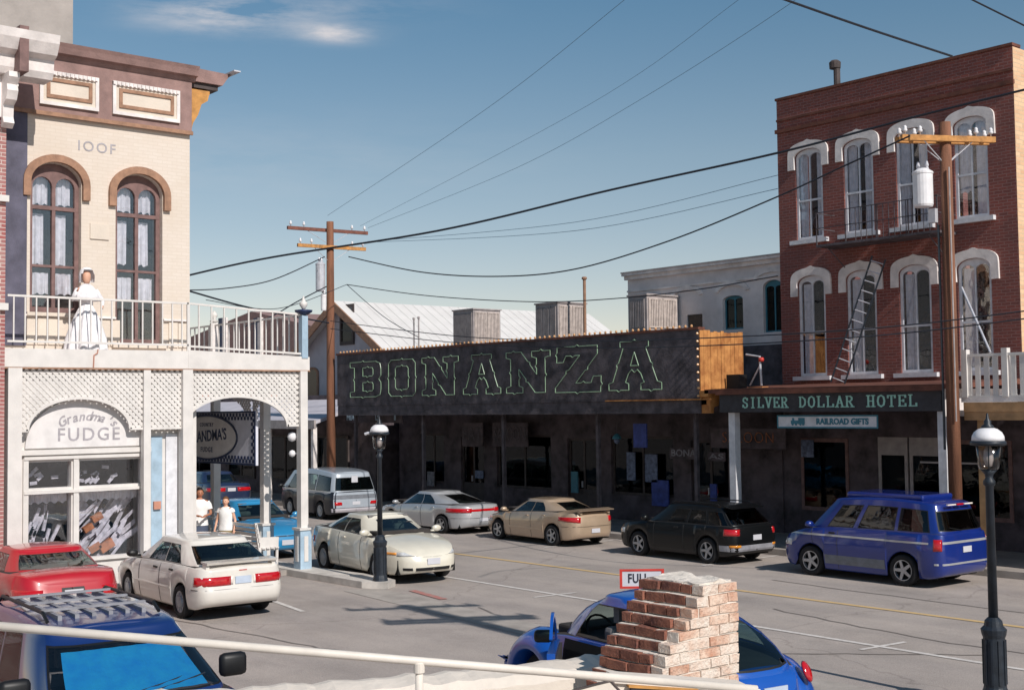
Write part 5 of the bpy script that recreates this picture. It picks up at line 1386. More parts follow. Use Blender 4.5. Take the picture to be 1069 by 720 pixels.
rt, *_ = build_car(intr, 'silver sedan with a full-width red tail light band, parked at the saloon', 'car', (-31.35, 23.3, 0), 178)
rt.scale = (.94, .94, .82)
ga = S_(L=4.55, W=1.79, H=1.36, wr=.31, wheels=(-1.33, 1.30), paint='paint_tan', top=[(-1, .88), (-.94, .98), (-.6, 1.0), (0, .94), (.35, .89), (.7, .78), (.9, .66), (1, .54)],
        ws=((1.15, 0), (.30, 0)), rw=((-1.65, 0), (-.85, 0)), cab=(.77, .56), nc=4.3, win=[(-.50, -.05), (.0, .58)], endw=.84, nF=3.8, nR=5, crown=.07, cr=[(0, 0), (.5, .4), (1, 1)],
        lamps=[('taillight', 'r', .66, 1.4, .71, .88, 'tail_red', {'z0b': .78}), ('headlight', 'f', .5, 1.3, .54, .64, 'head_clear', {})], centre=[('bumper_seam', 'r', 0, 1.4, .60, .607, 'car_black'), ('brake_light', 'r', 0, .12, .93, .95, 'tail_red')], plates=[('R', .47, 'plate_white', 0)],
        seams=[-.4, .62], handles=[-.2, -1.0], handle='paint_tan', mirror=(.9, 'paint_tan'), rim='alloy', mould=(.46, .04, 'paint_tan'))
rt, *_ = build_car(ga, 'tan metallic sedan with small trunk spoiler, parked behind the silver sedan', 'car', (-26.3, 23.25, 0), 176)
rt.scale = (.92, .92, .87)
obj('spoiler', prism(NB(), [(-2.34, 1.06), (-2.1, 1.10), (-2.1, 1.12), (-2.36, 1.09)], [], (0, -.62, 0), XU, ZU, YU, 1.24), 'paint_tan', rt)
for s in (-.5, .5): obj('spoiler_foot', B(-2.26, -2.14, s-.04, s+.04, .96, 1.08), 'paint_tan', rt)

suv = S_(L=4.2, W=1.78, H=1.40, wr=.31, wheels=(-1.22, 1.20), paint='paint_black', top=[(-1, .89), (-.9, .91), (0, .91), (.4, .89), (.7, .84), (.92, .74), (1, .6)],
         ws=((1.0, 0), (.42, 0)), rw=((-2.0, 0), (-1.60, 0)), cab=(.80, .66), nc=7, win=[(-.90, -.52), (-.46, -.02), (.03, .46)], wt=(.08, .84), endw=.84, nR=8, nF=6, glass='tint_glass',
         lamps=[('taillight', 'r', .74, 1.3, .70, .85, 'tail_red', {}), ('headlight', 'f', .6, 1.25, .56, .68, 'head_clear', {}), ('reflector', 'r', .7, 1.0, .42, .48, 'amber', {})], centre=[('bumper', 'r', 0, 1.5, .33, .47, 'hood_grey')], plates=[('R', .64, 'plate_white', 0)],
         seams=[-.45, .6, -1.2], handles=[-.2, -1.0], mirror=(.85, 'paint_black'), rim='alloy', lower=(2, 'car_black'))
rt, *_ = build_car(suv, 'black sport utility wagon parked in front of the saloon entrance', 'car', (-20.85, 23.15, 0), 178)
rt.scale = (.93, .93, .95)
for s in (-.58, .58): obj('roof_rail', tube(NB(), [(-1.45, s, 1.36), (-1.35, s, 1.42), (.05, s, 1.43), (.2, s, 1.37)], .016, 6), 'car_black', rt)
obj('spoiler', prism(NB(), [(-1.85, 1.31), (-1.55, 1.39), (-1.55, 1.35)], [], (0, -.6, 0), XU, ZU, YU, 1.2), 'paint_black', rt)

van = S_(L=4.30, W=1.86, H=1.86, wr=.335, wheels=(-1.20, 1.22), paint='paint_vanblue', top=[(-1, 1.10), (-.95, 1.14), (0, 1.12), (.45, 1.10), (.62, 1.06), (.85, .92), (.96, .84), (1, .74)],
         ws=((1.36, 0), (.75, 0)), rw=((-2.10, 0), (-1.90, 0)), cab=(.86, .71), nc=8, win=[(-.84, -.42), (-.34, .18), (.28, .66)], wt=(.10, .80), endw=.86, nR=12, nF=6, glass='tint_glass',
         lamps=[('taillight', 'r', .93, 1.22, .80, 1.04, 'tail_red', {}), ('headlight', 'f', .6, 1.25, .66, .80, 'head_clear', {})], centre=[('stripe', 'r', 0, .92, .94, .99, 'paint_silver'), ('bumper_strip', 'r', 0, 1.2, .50, .54, 'paint_silver')], plates=[('R', .80, 'plate_white', 0)],
         seams=[.45, 1.15], handles=[.6], mirror=(1.15, 'paint_vanblue'), rim='alloy', mould=(.42, .10, 'moulding_grey'), seats=[(.6,), (-.3,), (-1.2,)])
rt, pt, patch, cpt, zt_ = build_car(van, 'blue conversion van with raised roof and silver side stripe, parked at the hotel', 'van', (-15.7, 23.15, 0), 178); rt.scale = (.94, .95, .92)
for sg in (1, -1): obj('stripe', patch('x', -1.85, 1.85, .93, .97, off=.006, sg=sg, nu=24, nz=1, bulge=0), 'paint_silver', rt)
bm = B(-1.5, .45, -.56, .56, 1.80, 1.93, .05); obj('raised_roof', bm, 'paint_vanblue', rt)
obj('brake_light', B(-2.03, -1.98, -.12, .12, 1.72, 1.76, .008), 'tail_red', rt)
for s in (-.3, .3): obj('clearance_light', B(-2.03, -1.98, s-.15, s+.15, 1.725, 1.755, .008), 'reverse_clear', rt)
obj('rear_wiper', tube(NB(), [(-2.11, .1, 1.20), (-2.08, .5, 1.27)], .012, 5), 'car_black', rt)

vg = S_(L=4.5, W=1.85, H=1.88, wr=.32, wheels=(-1.2, 1.26), paint='paint_vwnavy', roofpaint='paint_vwgrey', top=[(-1, 1.02), (-.9, 1.05), (0, 1.05), (.8, 1.05), (.95, 1.0), (1, .95)],
        ws=((2.12, 0), (1.45, 0)), rw=((-2.2, 0), (-2.03, 0)), cab=(.90, .76), nc=9, win=[(-.88, -.42), (-.36, .12), (.18, .66)], wt=(.08, .80), endw=.82, nR=12, nF=7, glass='auto_glass',
        lamps=[('taillight', 'r', .62, .93, .55, .68, 'tail_red', {}), ('headlight', 'f', .6, .9, .6, .75, 'head_clear', {})], centre=[('tailgate', 'r', 0, .97, .46, .78, 'paint_vwgrey'), ('stripe', 'r', 0, .97, .785, .92, 'moulding_grey'), ('tailgate', 'r', 0, .97, .925, 1.03, 'paint_vwgrey'), ('bumper', 'r', 0, 1.2, .30, .44, 'house_grey')], plates=[('R', .62, 'plate_white', 0)],
        seams=[.3, 1.2, -.9], handles=[1.3], mirror=(1.7, 'car_black'), rim='cap', seats=[(1.0,), (0,), (-1,)])
rt, *_ = build_car(vg, 'boxy grey and dark van seen from behind, parked at the far end of the saloon', 'van', (-37.9, 23.5, 0), 175); rt.scale = (.94, .95, .88)
for sg in (1,): pass
obj('window_notice', box(NB(), -2.14, -2.13, -.12, .12, 1.38, 1.62), 'plate_white', rt)

blu = S_(L=4.3, W=1.70, H=1.36, wr=.29, wheels=(-1.25, 1.22), paint='paint_teal', top=[(-1, .82), (-.93, .92), (-.5, .93), (0, .90), (.4, .87), (.8, .76), (1, .58)],
         ws=((.95, 0), (.25, 0)), rw=((-1.55, 0), (-.95, 0)), cab=(.74, .57), nc=5, win=[(-.58, -.06), (-.01, .54)], endw=.86,
         lamps=[('headlight', 'f', .5, 1.2, .55, .65, 'head_clear', {}), ('taillight', 'r', .5, 1.2, .6, .74, 'tail_red', {})], centre=[('grille', 'f', 0, .42, .56, .63, 'car_black')], plates=[('F', .42, 'plate_white', 0)], seams=[-.4, .6], handles=[-.2, -.95], mirror=(.8, 'paint_teal'), rim='cap')
build_car(blu, 'bright sky blue car behind the porch posts', 'car', (-29.6, 16.1, 0), -5)
dk = dict(blu); dk.update(paint='paint_dkblue', L=4.7, W=1.78, mirror=(.8, 'paint_dkblue'), lamps=[('taillight', 'r', .3, 1.3, .66, .80, 'tail_red', {}), ('headlight', 'f', .5, 1.2, .55, .65, 'head_clear', {})], plates=[('R', .73, 'plate_white', 0)], centre=[])
build_car(dk, 'dark blue sedan with red tail band, seen between the porch posts', 'car', (-45.3, 22.9, 0), 172)
wh = dict(suv); wh.update(paint='paint_cream', lower=None, mirror=(.85, 'paint_cream'), glass='auto_glass')
build_car(wh, 'cream wagon farther up the street behind the left porch post', 'car', (-56.5, 26.0, 0), 178)

# ---- dark blue sport utility in the foreground, sunshade behind its windscreen
exp = S_(L=4.75, W=1.80, H=1.70, wr=.36, wheels=(-1.42, 1.40), paint='paint_navy', top=[(-1, 1.02), (-.9, 1.06), (0, 1.06), (.3, 1.08), (.42, 1.08), (.75, 1.02), (.93, .94), (1, .8)],
         ws=((1.32, 0), (.50, 0)), rw=((-2.22, 0), (-1.95, 0)), cab=(.84, .66), nc=8, win=[(-.90, -.46), (-.40, .0), (.05, .46)], wt=(.08, .86), endw=.90, nR=9, nF=6, glass='dark_glass', wsglass='house_glass',
         lamps=[('headlight', 'f', .62, 1.25, .66, .84, 'head_clear', {}), ('taillight', 'r', .8, 1.2, .8, 1.0, 'tail_red', {})], centre=[('grille', 'f', 0, .55, .66, .82, 'car_black')], plates=[('F', .45, 'plate_white', 0)], seams=[-.4, .62], handles=[-.2, -1.0], mirror=None, rim='alloy')
rt, pt, patch, cpt, zt_ = build_car(exp, 'dark blue sport utility with roof rack and bright blue sunshade in the windscreen', 'car', (-12.1, 4.95, 0), -5)
bm = NB(); G = []
nY, nT = 60, 8
for i in range(nY+1):
    e = -.76+1.52*i/nY; col_ = []
    for j in range(nT+1):
        t = .10+.72*j/nT; p = cpt('F', abs(e), t, 1 if e >= 0 else -1); col_.append(bm.verts.new(p+V((-.045+.016*abs(math.sin(e*14)), 0, -.02))))
    G.append(col_)
for A, Bq in zip(G, G[1:]):
    for j in range(nT): bm.faces.new((A[j], A[j+1], Bq[j+1], Bq[j]))
obj('sunshade', bm, 'shade_foil', rt)
bm = NB()
bm.free()
for s in (-.53, .53): obj('roof_rail', tube(NB(), [(-1.65, s, 1.66), (-1.5, s, 1.725), (.0, s, 1.735), (.15, s, 1.67)], .018, 8), 'car_black', rt)
for x in (-1.3, -.75, -.2): obj('rack_bar', box(NB(), x-.025, x+.025, -.52, .52, 1.715, 1.735), 'hood_grey', rt)
for i in range(6): y = -.40+i*.16; obj('roof_rib', box(NB(), -1.5, .1, y-.02, y+.02, 1.660, 1.706), 'hood_grey', rt)
for sg in (1, -1):
    mo = obj('side_mirror', B(.80, .92, sg*.86 if sg > 0 else -1.13, 1.13 if sg > 0 else -.86, 1.10, 1.32, .05), 'car_black', rt, smooth=True)
    obj('wiper', tube(NB(), [(1.18, sg*.1, 1.125), (1.10, sg*.1+.35, 1.17), (1.04, sg*.1+.55, 1.20)], .009, 5), 'car_black', rt)

# ---- round-backed blue car with its door open
bt = S_(L=4.08, W=1.50, H=1.50, wr=.33, wheels=(-1.24, 1.27), paint='paint_vwblue', top=[(-1, .60), (-.9, .82), (-.7, .93), (-.3, .97), (.3, .96), (.55, .90), (.8, .76), (.95, .60), (1, .5)],
        ws=((1.15, 0), (.35, 0)), rw=((-1.85, 0), (-.35, 0)), cab=(.70, .50), nc=3.6, win=[(-.55, -.22), (-.17, .60)], wt=(.08, .84), endw=.80, nF=3.2, nR=3.2, crown=.06,
        cr=[(0, 0), (.25, .10), (.5, .24), (.75, .48), (.9, .72), (1, 1)], cf=[(0, 0), (.4, .22), (.75, .52), (1, 1)], lamps=[('headlight', 'f', .62, .95, .5, .68, 'head_clear', {})], seams=[], handles=[], mirror=None, rim='alloy', open=(1, 1),
        plates=[], seats=[(.05,), (-.75,)])
rt, pt, patch, cpt, zt_ = build_car(bt, 'round-backed bright blue car with its driver door open, behind the brick pier', 'car', (-10.35, 10.72, 0), 172)
def fender(cx, sg, front):
    bm = NB(); G = []; n = 26
    prof = [(.375, .60), (.375, .855), (.40, .875), (.46, .868), (.51, .83), (.55, .77), (.585, .68), (.61, .58), (.60, .50)]
    for i in range(n+1):
        a = math.radians(-14+208*i/n)
        ex = 1.0+.22*max(0, (math.cos(a) if not front else -math.cos(a)))*0.8
        row = []
        for r_, y_ in prof:
            k = (r_-.375)/.235; rr_ = .375+(r_-.375)*(1+.25*abs(math.cos(a)))
            row.append(bm.verts.new(V((cx+rr_*math.cos(a), sg*y_, max(.14, .35+rr_*math.sin(a))))))
        G.append(row)
    for A, Bq in zip(G, G[1:]):
        for j in range(len(prof)-1): bm.faces.new((A[j], A[j+1], Bq[j+1], Bq[j]))
    return bm
for cx, fr in ((-1.24, False), (1.27, True)):
    for sg in (1, -1): obj('fender', fender(cx, sg, fr), 'paint_vwblue', rt, smooth=True)
for sg in (1, -1):
    bm = NB(); lathe(bm, [(.001, .03), (.05, .028), (.085, .012), (.095, -.01), (.001, -.012)], 20, Matrix.Translation((-1.80, sg*.66, .80)) @ Matrix.Rotation(math.radians(-62), 4, 'Y') @ Matrix.Rotation(sg*-.35, 4, 'X') @ Matrix.Diagonal((1.25, .85, 1, 1)))
    obj('taillight', bm, 'tail_red', rt, smooth=True)
bm = NB(); n = 20
def bmp(x0, sg_):
    G = []
    for i in range(n+1):
        a = -70+140*i/n; y = .84*math.sin(math.radians(a)); x = x0+sg_*(.10+.30*math.cos(math.radians(a))); G.append((x, y))
    return G
for x0, sg_ in ((-1.72, -1), (1.72, 1)):
    G = bmp(x0, sg_); b2 = NB()
    q = [(x, y) for x, y in G]; q2 = [(x-sg_*.16, y*.98) for x, y in G][::-1]
    prism(b2, q+q2, [], (0, 0, .26), XU, YU, ZU, .26); bmesh.ops.bevel(b2, geom=[e for e in b2.edges if abs(e.verts[0].co.z-e.verts[1].co.z) < .001], offset=.04, segments=2, affect='EDGES')
    obj('bumper', b2, 'paint_vwblue', rt)
obj('license_plate', box(NB(), -2.03, -2.015, -.16, .16, .60, .76), 'plate_blue', rt)
ps = [V((-1.93-.0, y, .93+.0)) for y in (-.5, 0, .5)]
# open doorway (dark) and the swung-out door with its mirror
bm = patch('x', -.38, .70, .36, .93, off=.010, sg=1, nu=10, nz=5, bulge=0); obj('door_opening', bm, 'well', rt)
dr_ = D.objects.new('door', None); C.objects.link(dr_); dr_.parent = rt; dr_.location = (.72, .80, 0); dr_.rotation_euler = (0, 0, math.radians(-37))
bm = prism(NB(), [(-1.08, .34), (-.02, .34), (.0, .60), (-.02, .93), (-1.08, .96), (-1.12, .6)], [], (0, -.03, 0), XU, ZU, YU, .09)
obj('door_panel', bm, 'paint_vwblue', dr_)
n = 14; arc = [(-.04-.98*(i/n), .94+.38*math.sin((i/n)**.9*PI*.86)) for i in range(n+1)]; inn = [(-.10-.88*(i/n), .94+.33*math.sin((i/n)**.9*PI*.86)) for i in range(n+1)]
obj('door_frame', prism(NB(), arc+inn[::-1], [], (0, 0, 0), XU, ZU, YU, .035), 'paint_vwblue', dr_)
obj('door_glass', prism(NB(), inn, [], (0, .012, 0), XU, ZU, YU, .006), 'auto_glass', dr_)
obj('door_lining', box(NB(), -1.04, -.06, -.055, -.032, .38, .90), 'interior', dr_)
obj('door_mirror', B(-.24, -.12, .05, .26, .92, 1.06, .04), 'car_black', dr_, smooth=True)

# ================================================================ POLES AND WIRES
def pole(x, y, h, r0, r1, arms, label, lean=0, rotz=0):
    t = root('utility_pole', label, 'utility pole', (x, y, 0))
    P_(t, 'shaft', tube(NB(), [(x, y, .0), (x+lean*.5, y, h*.5), (x+lean, y, h)], r0, 14, r2=r1), 'wood_pole', smooth=True)
    for (z, L_, a, m_, off) in arms:
        d = V((math.cos(a), math.sin(a), 0)); n_ = V((-d.y, d.x, 0)); c = V((x+lean*z/h, y, z))+n_*off
        bm = NB(); Mx = Matrix.Translation(c) @ Matrix.Rotation(a, 4, 'Z'); box(bm, -L_/2, L_/2, -.05, .05, -.06, .06, Mx)
        ar = P_(t, 'crossarm', bm, m_)
        for k in (-.46, -.30, .30, .46):
            p = c+d*L_*k
            ins = lathe(NB(), [(.012, .06), (.012, .12), (.045, .13), (.055, .16), (.035, .2), (.045, .22), (.02, .26)], 10, Matrix.Translation(p)); sub('insulator', ins, 'lamp_white', ar, True)
        for k in (-.26, .26):
            sub('arm_brace', tube(NB(), [c+d*L_*k-V((0, 0, .05)), V((x+lean*z/h, y, z-.55))], .012, 5), 'galvanised', ar)
    return t
def canister(t, p, r, h, m_='lamp_white'):
    bm = lathe(NB(), [(.001, 0), (r*.9, .0), (r, .05), (r, h-.05), (r*1.06, h-.04), (r*1.06, h), (r*.5, h+.08), (.001, h+.09)], 20, Matrix.Translation(p)); o = P_(t, 'transformer', bm, m_, smooth=False)
    for k in (-.5, .5): sub('bushing', lathe(NB(), [(.03, h+.02), (.05, h+.06), (.03, h+.1), (.045, h+.14), (.02, h+.24)], 10, Matrix.Translation(p+V((k*r, 0, 0)))), 'galvanised', o)
ay = PI/2-.12
lp_ = pole(-39.85, 24.9, 10.45, .17, .13, [(10.15, 3.2, ay, 'dark_arm', .16), (9.5, 2.7, ay, 'crossarm', -.16)], 'weathered wooden utility pole with two crossarms at the left end of the saloon')
canister(lp_, V((-39.98, 24.56, 7.9)), .17, 1.0, 'galvanised')
canister(lp_, V((-39.93, 24.66, 7.2)), .10, .55, 'lamp_white')
rp_ = pole(-14.88, 24.72, 9.6, .145, .12, [(9.22, 2.15, math.radians(60), 'crossarm', .13), (9.22, 2.15, math.radians(60), 'crossarm', -.13)], 'reddish wooden utility pole with a doubled orange crossarm in front of the brick hotel')
canister(rp_, V((-15.28, 24.45, 7.8)), .21, .75)
P_(rp_, 'meter_box', box(NB(), -15.2, -15.04, 24.5, 24.62, 7.45, 7.75), 'galvanised')
P_(rp_, 'conduit', tube(NB(), [(-14.74, 24.6, 3.2), (-14.74, 24.6, 8.6)], .016, 6), 'cooler_metal')
P_(rp_, 'conduit', tube(NB(), [(-15.04, 24.62, 2.6), (-15.04, 24.62, 7.4)], .025, 6), 'lamp_green')
pole(-3.6, 12.3, 12.4, .22, .17, [(12.1, 2.4, math.radians(60), 'crossarm', .13), (10.9, 2.6, math.radians(60), 'crossarm', .13), (10.9, 2.6, math.radians(60), 'crossarm', -.13)], 'wooden utility pole just right of the view, whose crossarm shadow lies on the side street')
def wire(pts, r, label, m_='wire', n=10, r2=None):
    P = [PD(x, y, d) for x, y, d in pts]; Q = []
    for i in range(len(P)-1):
        p0, p1, p2, p3 = P[max(i-1, 0)], P[i], P[i+1], P[min(i+2, len(P)-1)]
        for k in range(n):
            t = k/n; Q.append(.5*((2*p1)+(p2-p0)*t+(2*p0-5*p1+4*p2-p3)*t*t+(3*p1-p0-3*p2+p3)*t**3))
    Q.append(P[-1]); o = obj('overhead_wire', tube(NB(), Q, r, 5, r2=r2), m_); tag(o, label, 'wire', 'overhead wires across the street')
wire([(150, 299, 50), (271, 271, 46), (457, 241, 40), (635, 199, 35), (811, 160, 30), (960, 121, 27), (1110, 84, 24)], .040, 'thick black cable rising from the cream building across the sky to the hotel', r2=.024)
wire([(364, 268, 46), (440, 284, 42), (520, 288.5, 39), (600, 281, 36), (700, 251, 33), (808, 207, 30), (880, 174, 28), (950, 142, 26.5)], .020, 'black cable sagging between the two visible poles below the thick one')
wire([(362, 297, 46), (450, 309, 43), (560, 315, 40), (650, 311, 37), (730, 302, 33), (812, 288, 30)], .015, 'thin cable over the white roof and the coolers')
wire([(345, 335, 44), (480, 351, 38), (620, 356, 33), (730, 353, 28), (850, 347, 25), (960, 338, 24), (1090, 322, 23)], .013, 'upper of two close cables crossing the raw wood end of the sign')
wire([(345, 343, 44), (480, 358, 38), (620, 363, 33), (730, 361, 28), (850, 355, 25), (960, 346, 24), (1090, 330, 23)], .013, 'lower of two close cables crossing the raw wood end of the sign')
wire([(339, 268, 46), (285, 292, 45), (235, 301, 44), (190, 303, 43)], .02, 'cable drooping left from the transformer to the cream building')
wire([(341, 299, 46), (310, 315, 45), (284, 330, 44), (255, 341, 43)], .022, 'short cable running down left from the pole behind the balcony railing')
wire([(198, 304, 36), (264, 322, 40), (343, 337, 44)], .028, 'dark cable from the cream building corner down to the left pole')
wire([(342, 225, 46), (509, 113, 36), (652, 0, 28), (760, -90, 24)], .006, 'faint line climbing steeply from the left pole, leftmost of three', 'thin_wire')
wire([(376, 236, 46), (614, 110, 36), (771, 0, 28), (880, -90, 24)], .005, 'faint line climbing from the left pole, middle of three', 'thin_wire')
wire([(384, 238, 46), (540, 175, 40), (667, 105, 36), (822, 6, 28), (930, -80, 24)], .006, 'faint line climbing from the left pole, rightmost of three', 'thin_wire')
wire([(384, 252, 46), (600, 232, 38), (812, 183, 30)], .008, 'faint wire just below the thick cable towards the hotel roof, upper one', 'thin_wire')
wire([(384, 253, 46), (600, 241, 38), (812, 197, 30)], .008, 'faint wire just below the thick cable towards the hotel roof, lower one', 'thin_wire')
wire([(780, -14, 20), (900, 28, 22), (994, 59, 24)], .022, 'dark cable coming down from the top right to the hotel parapet')
wire([(990, -14, 18), (1015, 0, 19), (1100, 42, 20)], .014, 'thin dark cable across the top right corner')
wire([(215, 313, 40), (290, 322, 43), (362, 297, 46)], .012, 'thin wire behind the porch finial to the left pole')
wire([(362, 297, 46), (400, 330, 42), (437, 352, 38)], .012, 'thin service wire down to the saloon roof vents')

# ================================================================ STREET LAMPS
def lamp(x, y, label, arm=False):
    t = root('street_lamp', label, 'street lamp', (x, y, 0), 'old style street lamps on the near kerb')
    Tm = Matrix.Translation((x, y, 0))
    P_(t, 'base', lathe(NB(), [(.001, .0), (.19, .0), (.19, .08), (.16, .13), (.145, .2), (.13, .25), (.125, .82), (.14, .86), (.15, .92), (.11, .96), (.10, 1.02), (.06, 1.06), (.001, 1.06)], 16, Tm), 'lamp_green')
    bm = NB()
    for k in range(10): a = 2*PI*k/10; box(bm, .122, .138, -.012, .012, .28, .8, Tm @ Matrix.Rotation(a, 4, 'Z'))
    P_(t, 'fluting', bm, 'lamp_green')
    P_(t, 'shaft', lathe(NB(), [(.001, 1.05), (.056, 1.05), (.048, 2.6), (.07, 2.62), (.07, 2.66), (.045, 2.7), (.05, 2.74), (.10, 2.80), (.001, 2.80)], 16, Tm), 'lamp_green', smooth=True)
    P_(t, 'lantern_glass', lathe(NB(), [(.105, 2.80), (.125, 2.84), (.145, 3.10)], 20, Tm), 'lantern_glass', smooth=True)
    P_(t, 'globe', lathe(NB(), [(.001, 2.82), (.04, 2.84), (.06, 2.92), (.05, 3.02), (.02, 3.1), (.001, 3.1)], 16, Tm), 'lamp_white', smooth=True)
    bm = NB()
    for k in range(6): a = 2*PI*k/6; ca, sa = math.cos(a), math.sin(a); tube(bm, [(x+.10*ca, y+.10*sa, 2.80), (x+.142*ca, y+.142*sa, 3.11)], .008, 5)
    P_(t, 'cage', bm, 'lamp_green')
    P_(t, 'rim', lathe(NB(), [(.13, 3.08), (.205, 3.09), (.21, 3.12), (.195, 3.14), (.12, 3.13)], 28, Tm, closed=True), 'lamp_green', smooth=True)
    P_(t, 'cap', lathe(NB(), [(.19, 3.135), (.185, 3.19), (.16, 3.24), (.11, 3.28), (.06, 3.295), (.001, 3.30)], 28, Tm), 'lamp_white', smooth=True)
    P_(t, 'finial', lathe(NB(), [(.07, 3.285), (.075, 3.31), (.04, 3.34), (.045, 3.37), (.02, 3.40), (.012, 3.46), (.001, 3.47)], 16, Tm), 'lamp_green', smooth=True)
    if arm: P_(t, 'bracket', tube(NB(), [(x, y, 3.12), (x-.16, y-.18, 3.12), (x-.2, y-.22, 3.10)], .03, 8), 'galvanised')
lamp(-21.85, 14.8, 'black street lamp with white cap at the kerb corner in front of the cream sedan', True)
lamp(-8.1, 14.2, 'black street lamp with white cap close by at the right edge, before the blue van')

# ================================================================ STREET FURNITURE
bn = root('bench', 'white slatted bench on the pavement between the porch posts', 'bench', (-26.2, 14.35, .12))
for k in range(5): P_(bn, 'back_slat', box(NB(), -26.9, -25.5, 14.08-.02*k, 14.10-.02*k, .62+.1*k, .69+.1*k), 'white_paint')
for k in range(4): P_(bn, 'seat_slat', box(NB(), -26.9, -25.5, 14.14+.11*k, 14.23+.11*k, .54, .57), 'white_paint')
for x in (-26.85, -25.6):
    P_(bn, 'side_frame', prism(NB(), [(14.02, .12), (14.08, .12), (14.14, .5), (14.52, .5), (14.50, .12), (14.56, .12), (14.58, .78), (14.12, .80), (14.04, 1.12), (13.98, 1.12), (14.08, .5)], [], (x, 0, 0), YU, ZU, XU, .05), 'white_paint')
gl = root('wall_lamp', 'pair of small white round fixtures on the inner side of the porch post', 'lamp', (-24.75, 14.55, 2.5))
for z, r_ in ((3.02, .11), (2.65, .08)):
    P_(gl, 'globe', lathe(NB(), [(.001, z-r_), (r_*.7, z-r_*.7), (r_, z), (r_*.7, z+r_*.7), (.001, z+r_)], 16, Matrix.Translation((-24.98, 14.60, 0))), 'lamp_white', smooth=True)
    P_(gl, 'arm', tube(NB(), [(-24.98, 14.6, z), (-24.86, 14.68, z)], .015, 6), 'lamp_white')
fp = PD(670, 603.5, 17.3); fs = thing('parking_sign', 'white sign with red border reading FULL beside the round-backed blue car', 'sign', (fp.x, fp.y, 0), math.atan2(-fp.y, -fp.x)+PI/2+.1)
def LP(name, bm, m, par): return obj(name, bm, m, par)
LP('board', box(NB(), -.29, .29, -.015, .015, fp.z-.12, fp.z+.12), 'plate_white', fs)
LP('border', prism(NB(), rect(-.30, .30, fp.z-.13, fp.z+.13), [rect(-.265, .265, fp.z-.10, fp.z+.10)], (0, -.022, 0), XU, ZU, YU, .006), 'red_paint', fs)
LP('lettering', text_bm('FULL', .17, M_negY(-.05, -.018, fp.z), .003, .004, sx=.72, spacing=1.1), 'lettering_dark', fs)
LP('post', box(NB(), -.03, .03, .016, .05, 0, fp.z+.1), 'galvanised', fs)

# ================================================================ PEOPLE
def skin(name, verts, edges, radii, material, parent, sub_=2):
    me = D.meshes.new(name); me.from_pydata([V(v) for v in verts], edges, []); o = D.objects.new(name, me); C.objects.link(o)
    mo = o.modifiers.new('s', 'SKIN'); mo.use_smooth_shade = True
    o.modifiers.new('d', 'SUBSURF').levels = sub_; o.modifiers['d'].render_levels = sub_
    for i, rr_ in enumerate(radii): me.skin_vertices[0].data[i].radius = (rr_, rr_) if isinstance(rr_, (int, float)) else rr_
    me.skin_vertices[0].data[0].use_root = True
    bpy.context.view_layer.update(); ev = o.evaluated_get(bpy.context.evaluated_depsgraph_get()); m2 = D.meshes.new_from_object(ev)
    D.objects.remove(o); m2.name = name; m2.materials.clear(); m2.materials.append(MATS[material])
    for f in m2.polygons: f.use_smooth = True; f.material_index = 0
    q = D.objects.new(name, m2); C.objects.link(q); q.parent = parent; return q
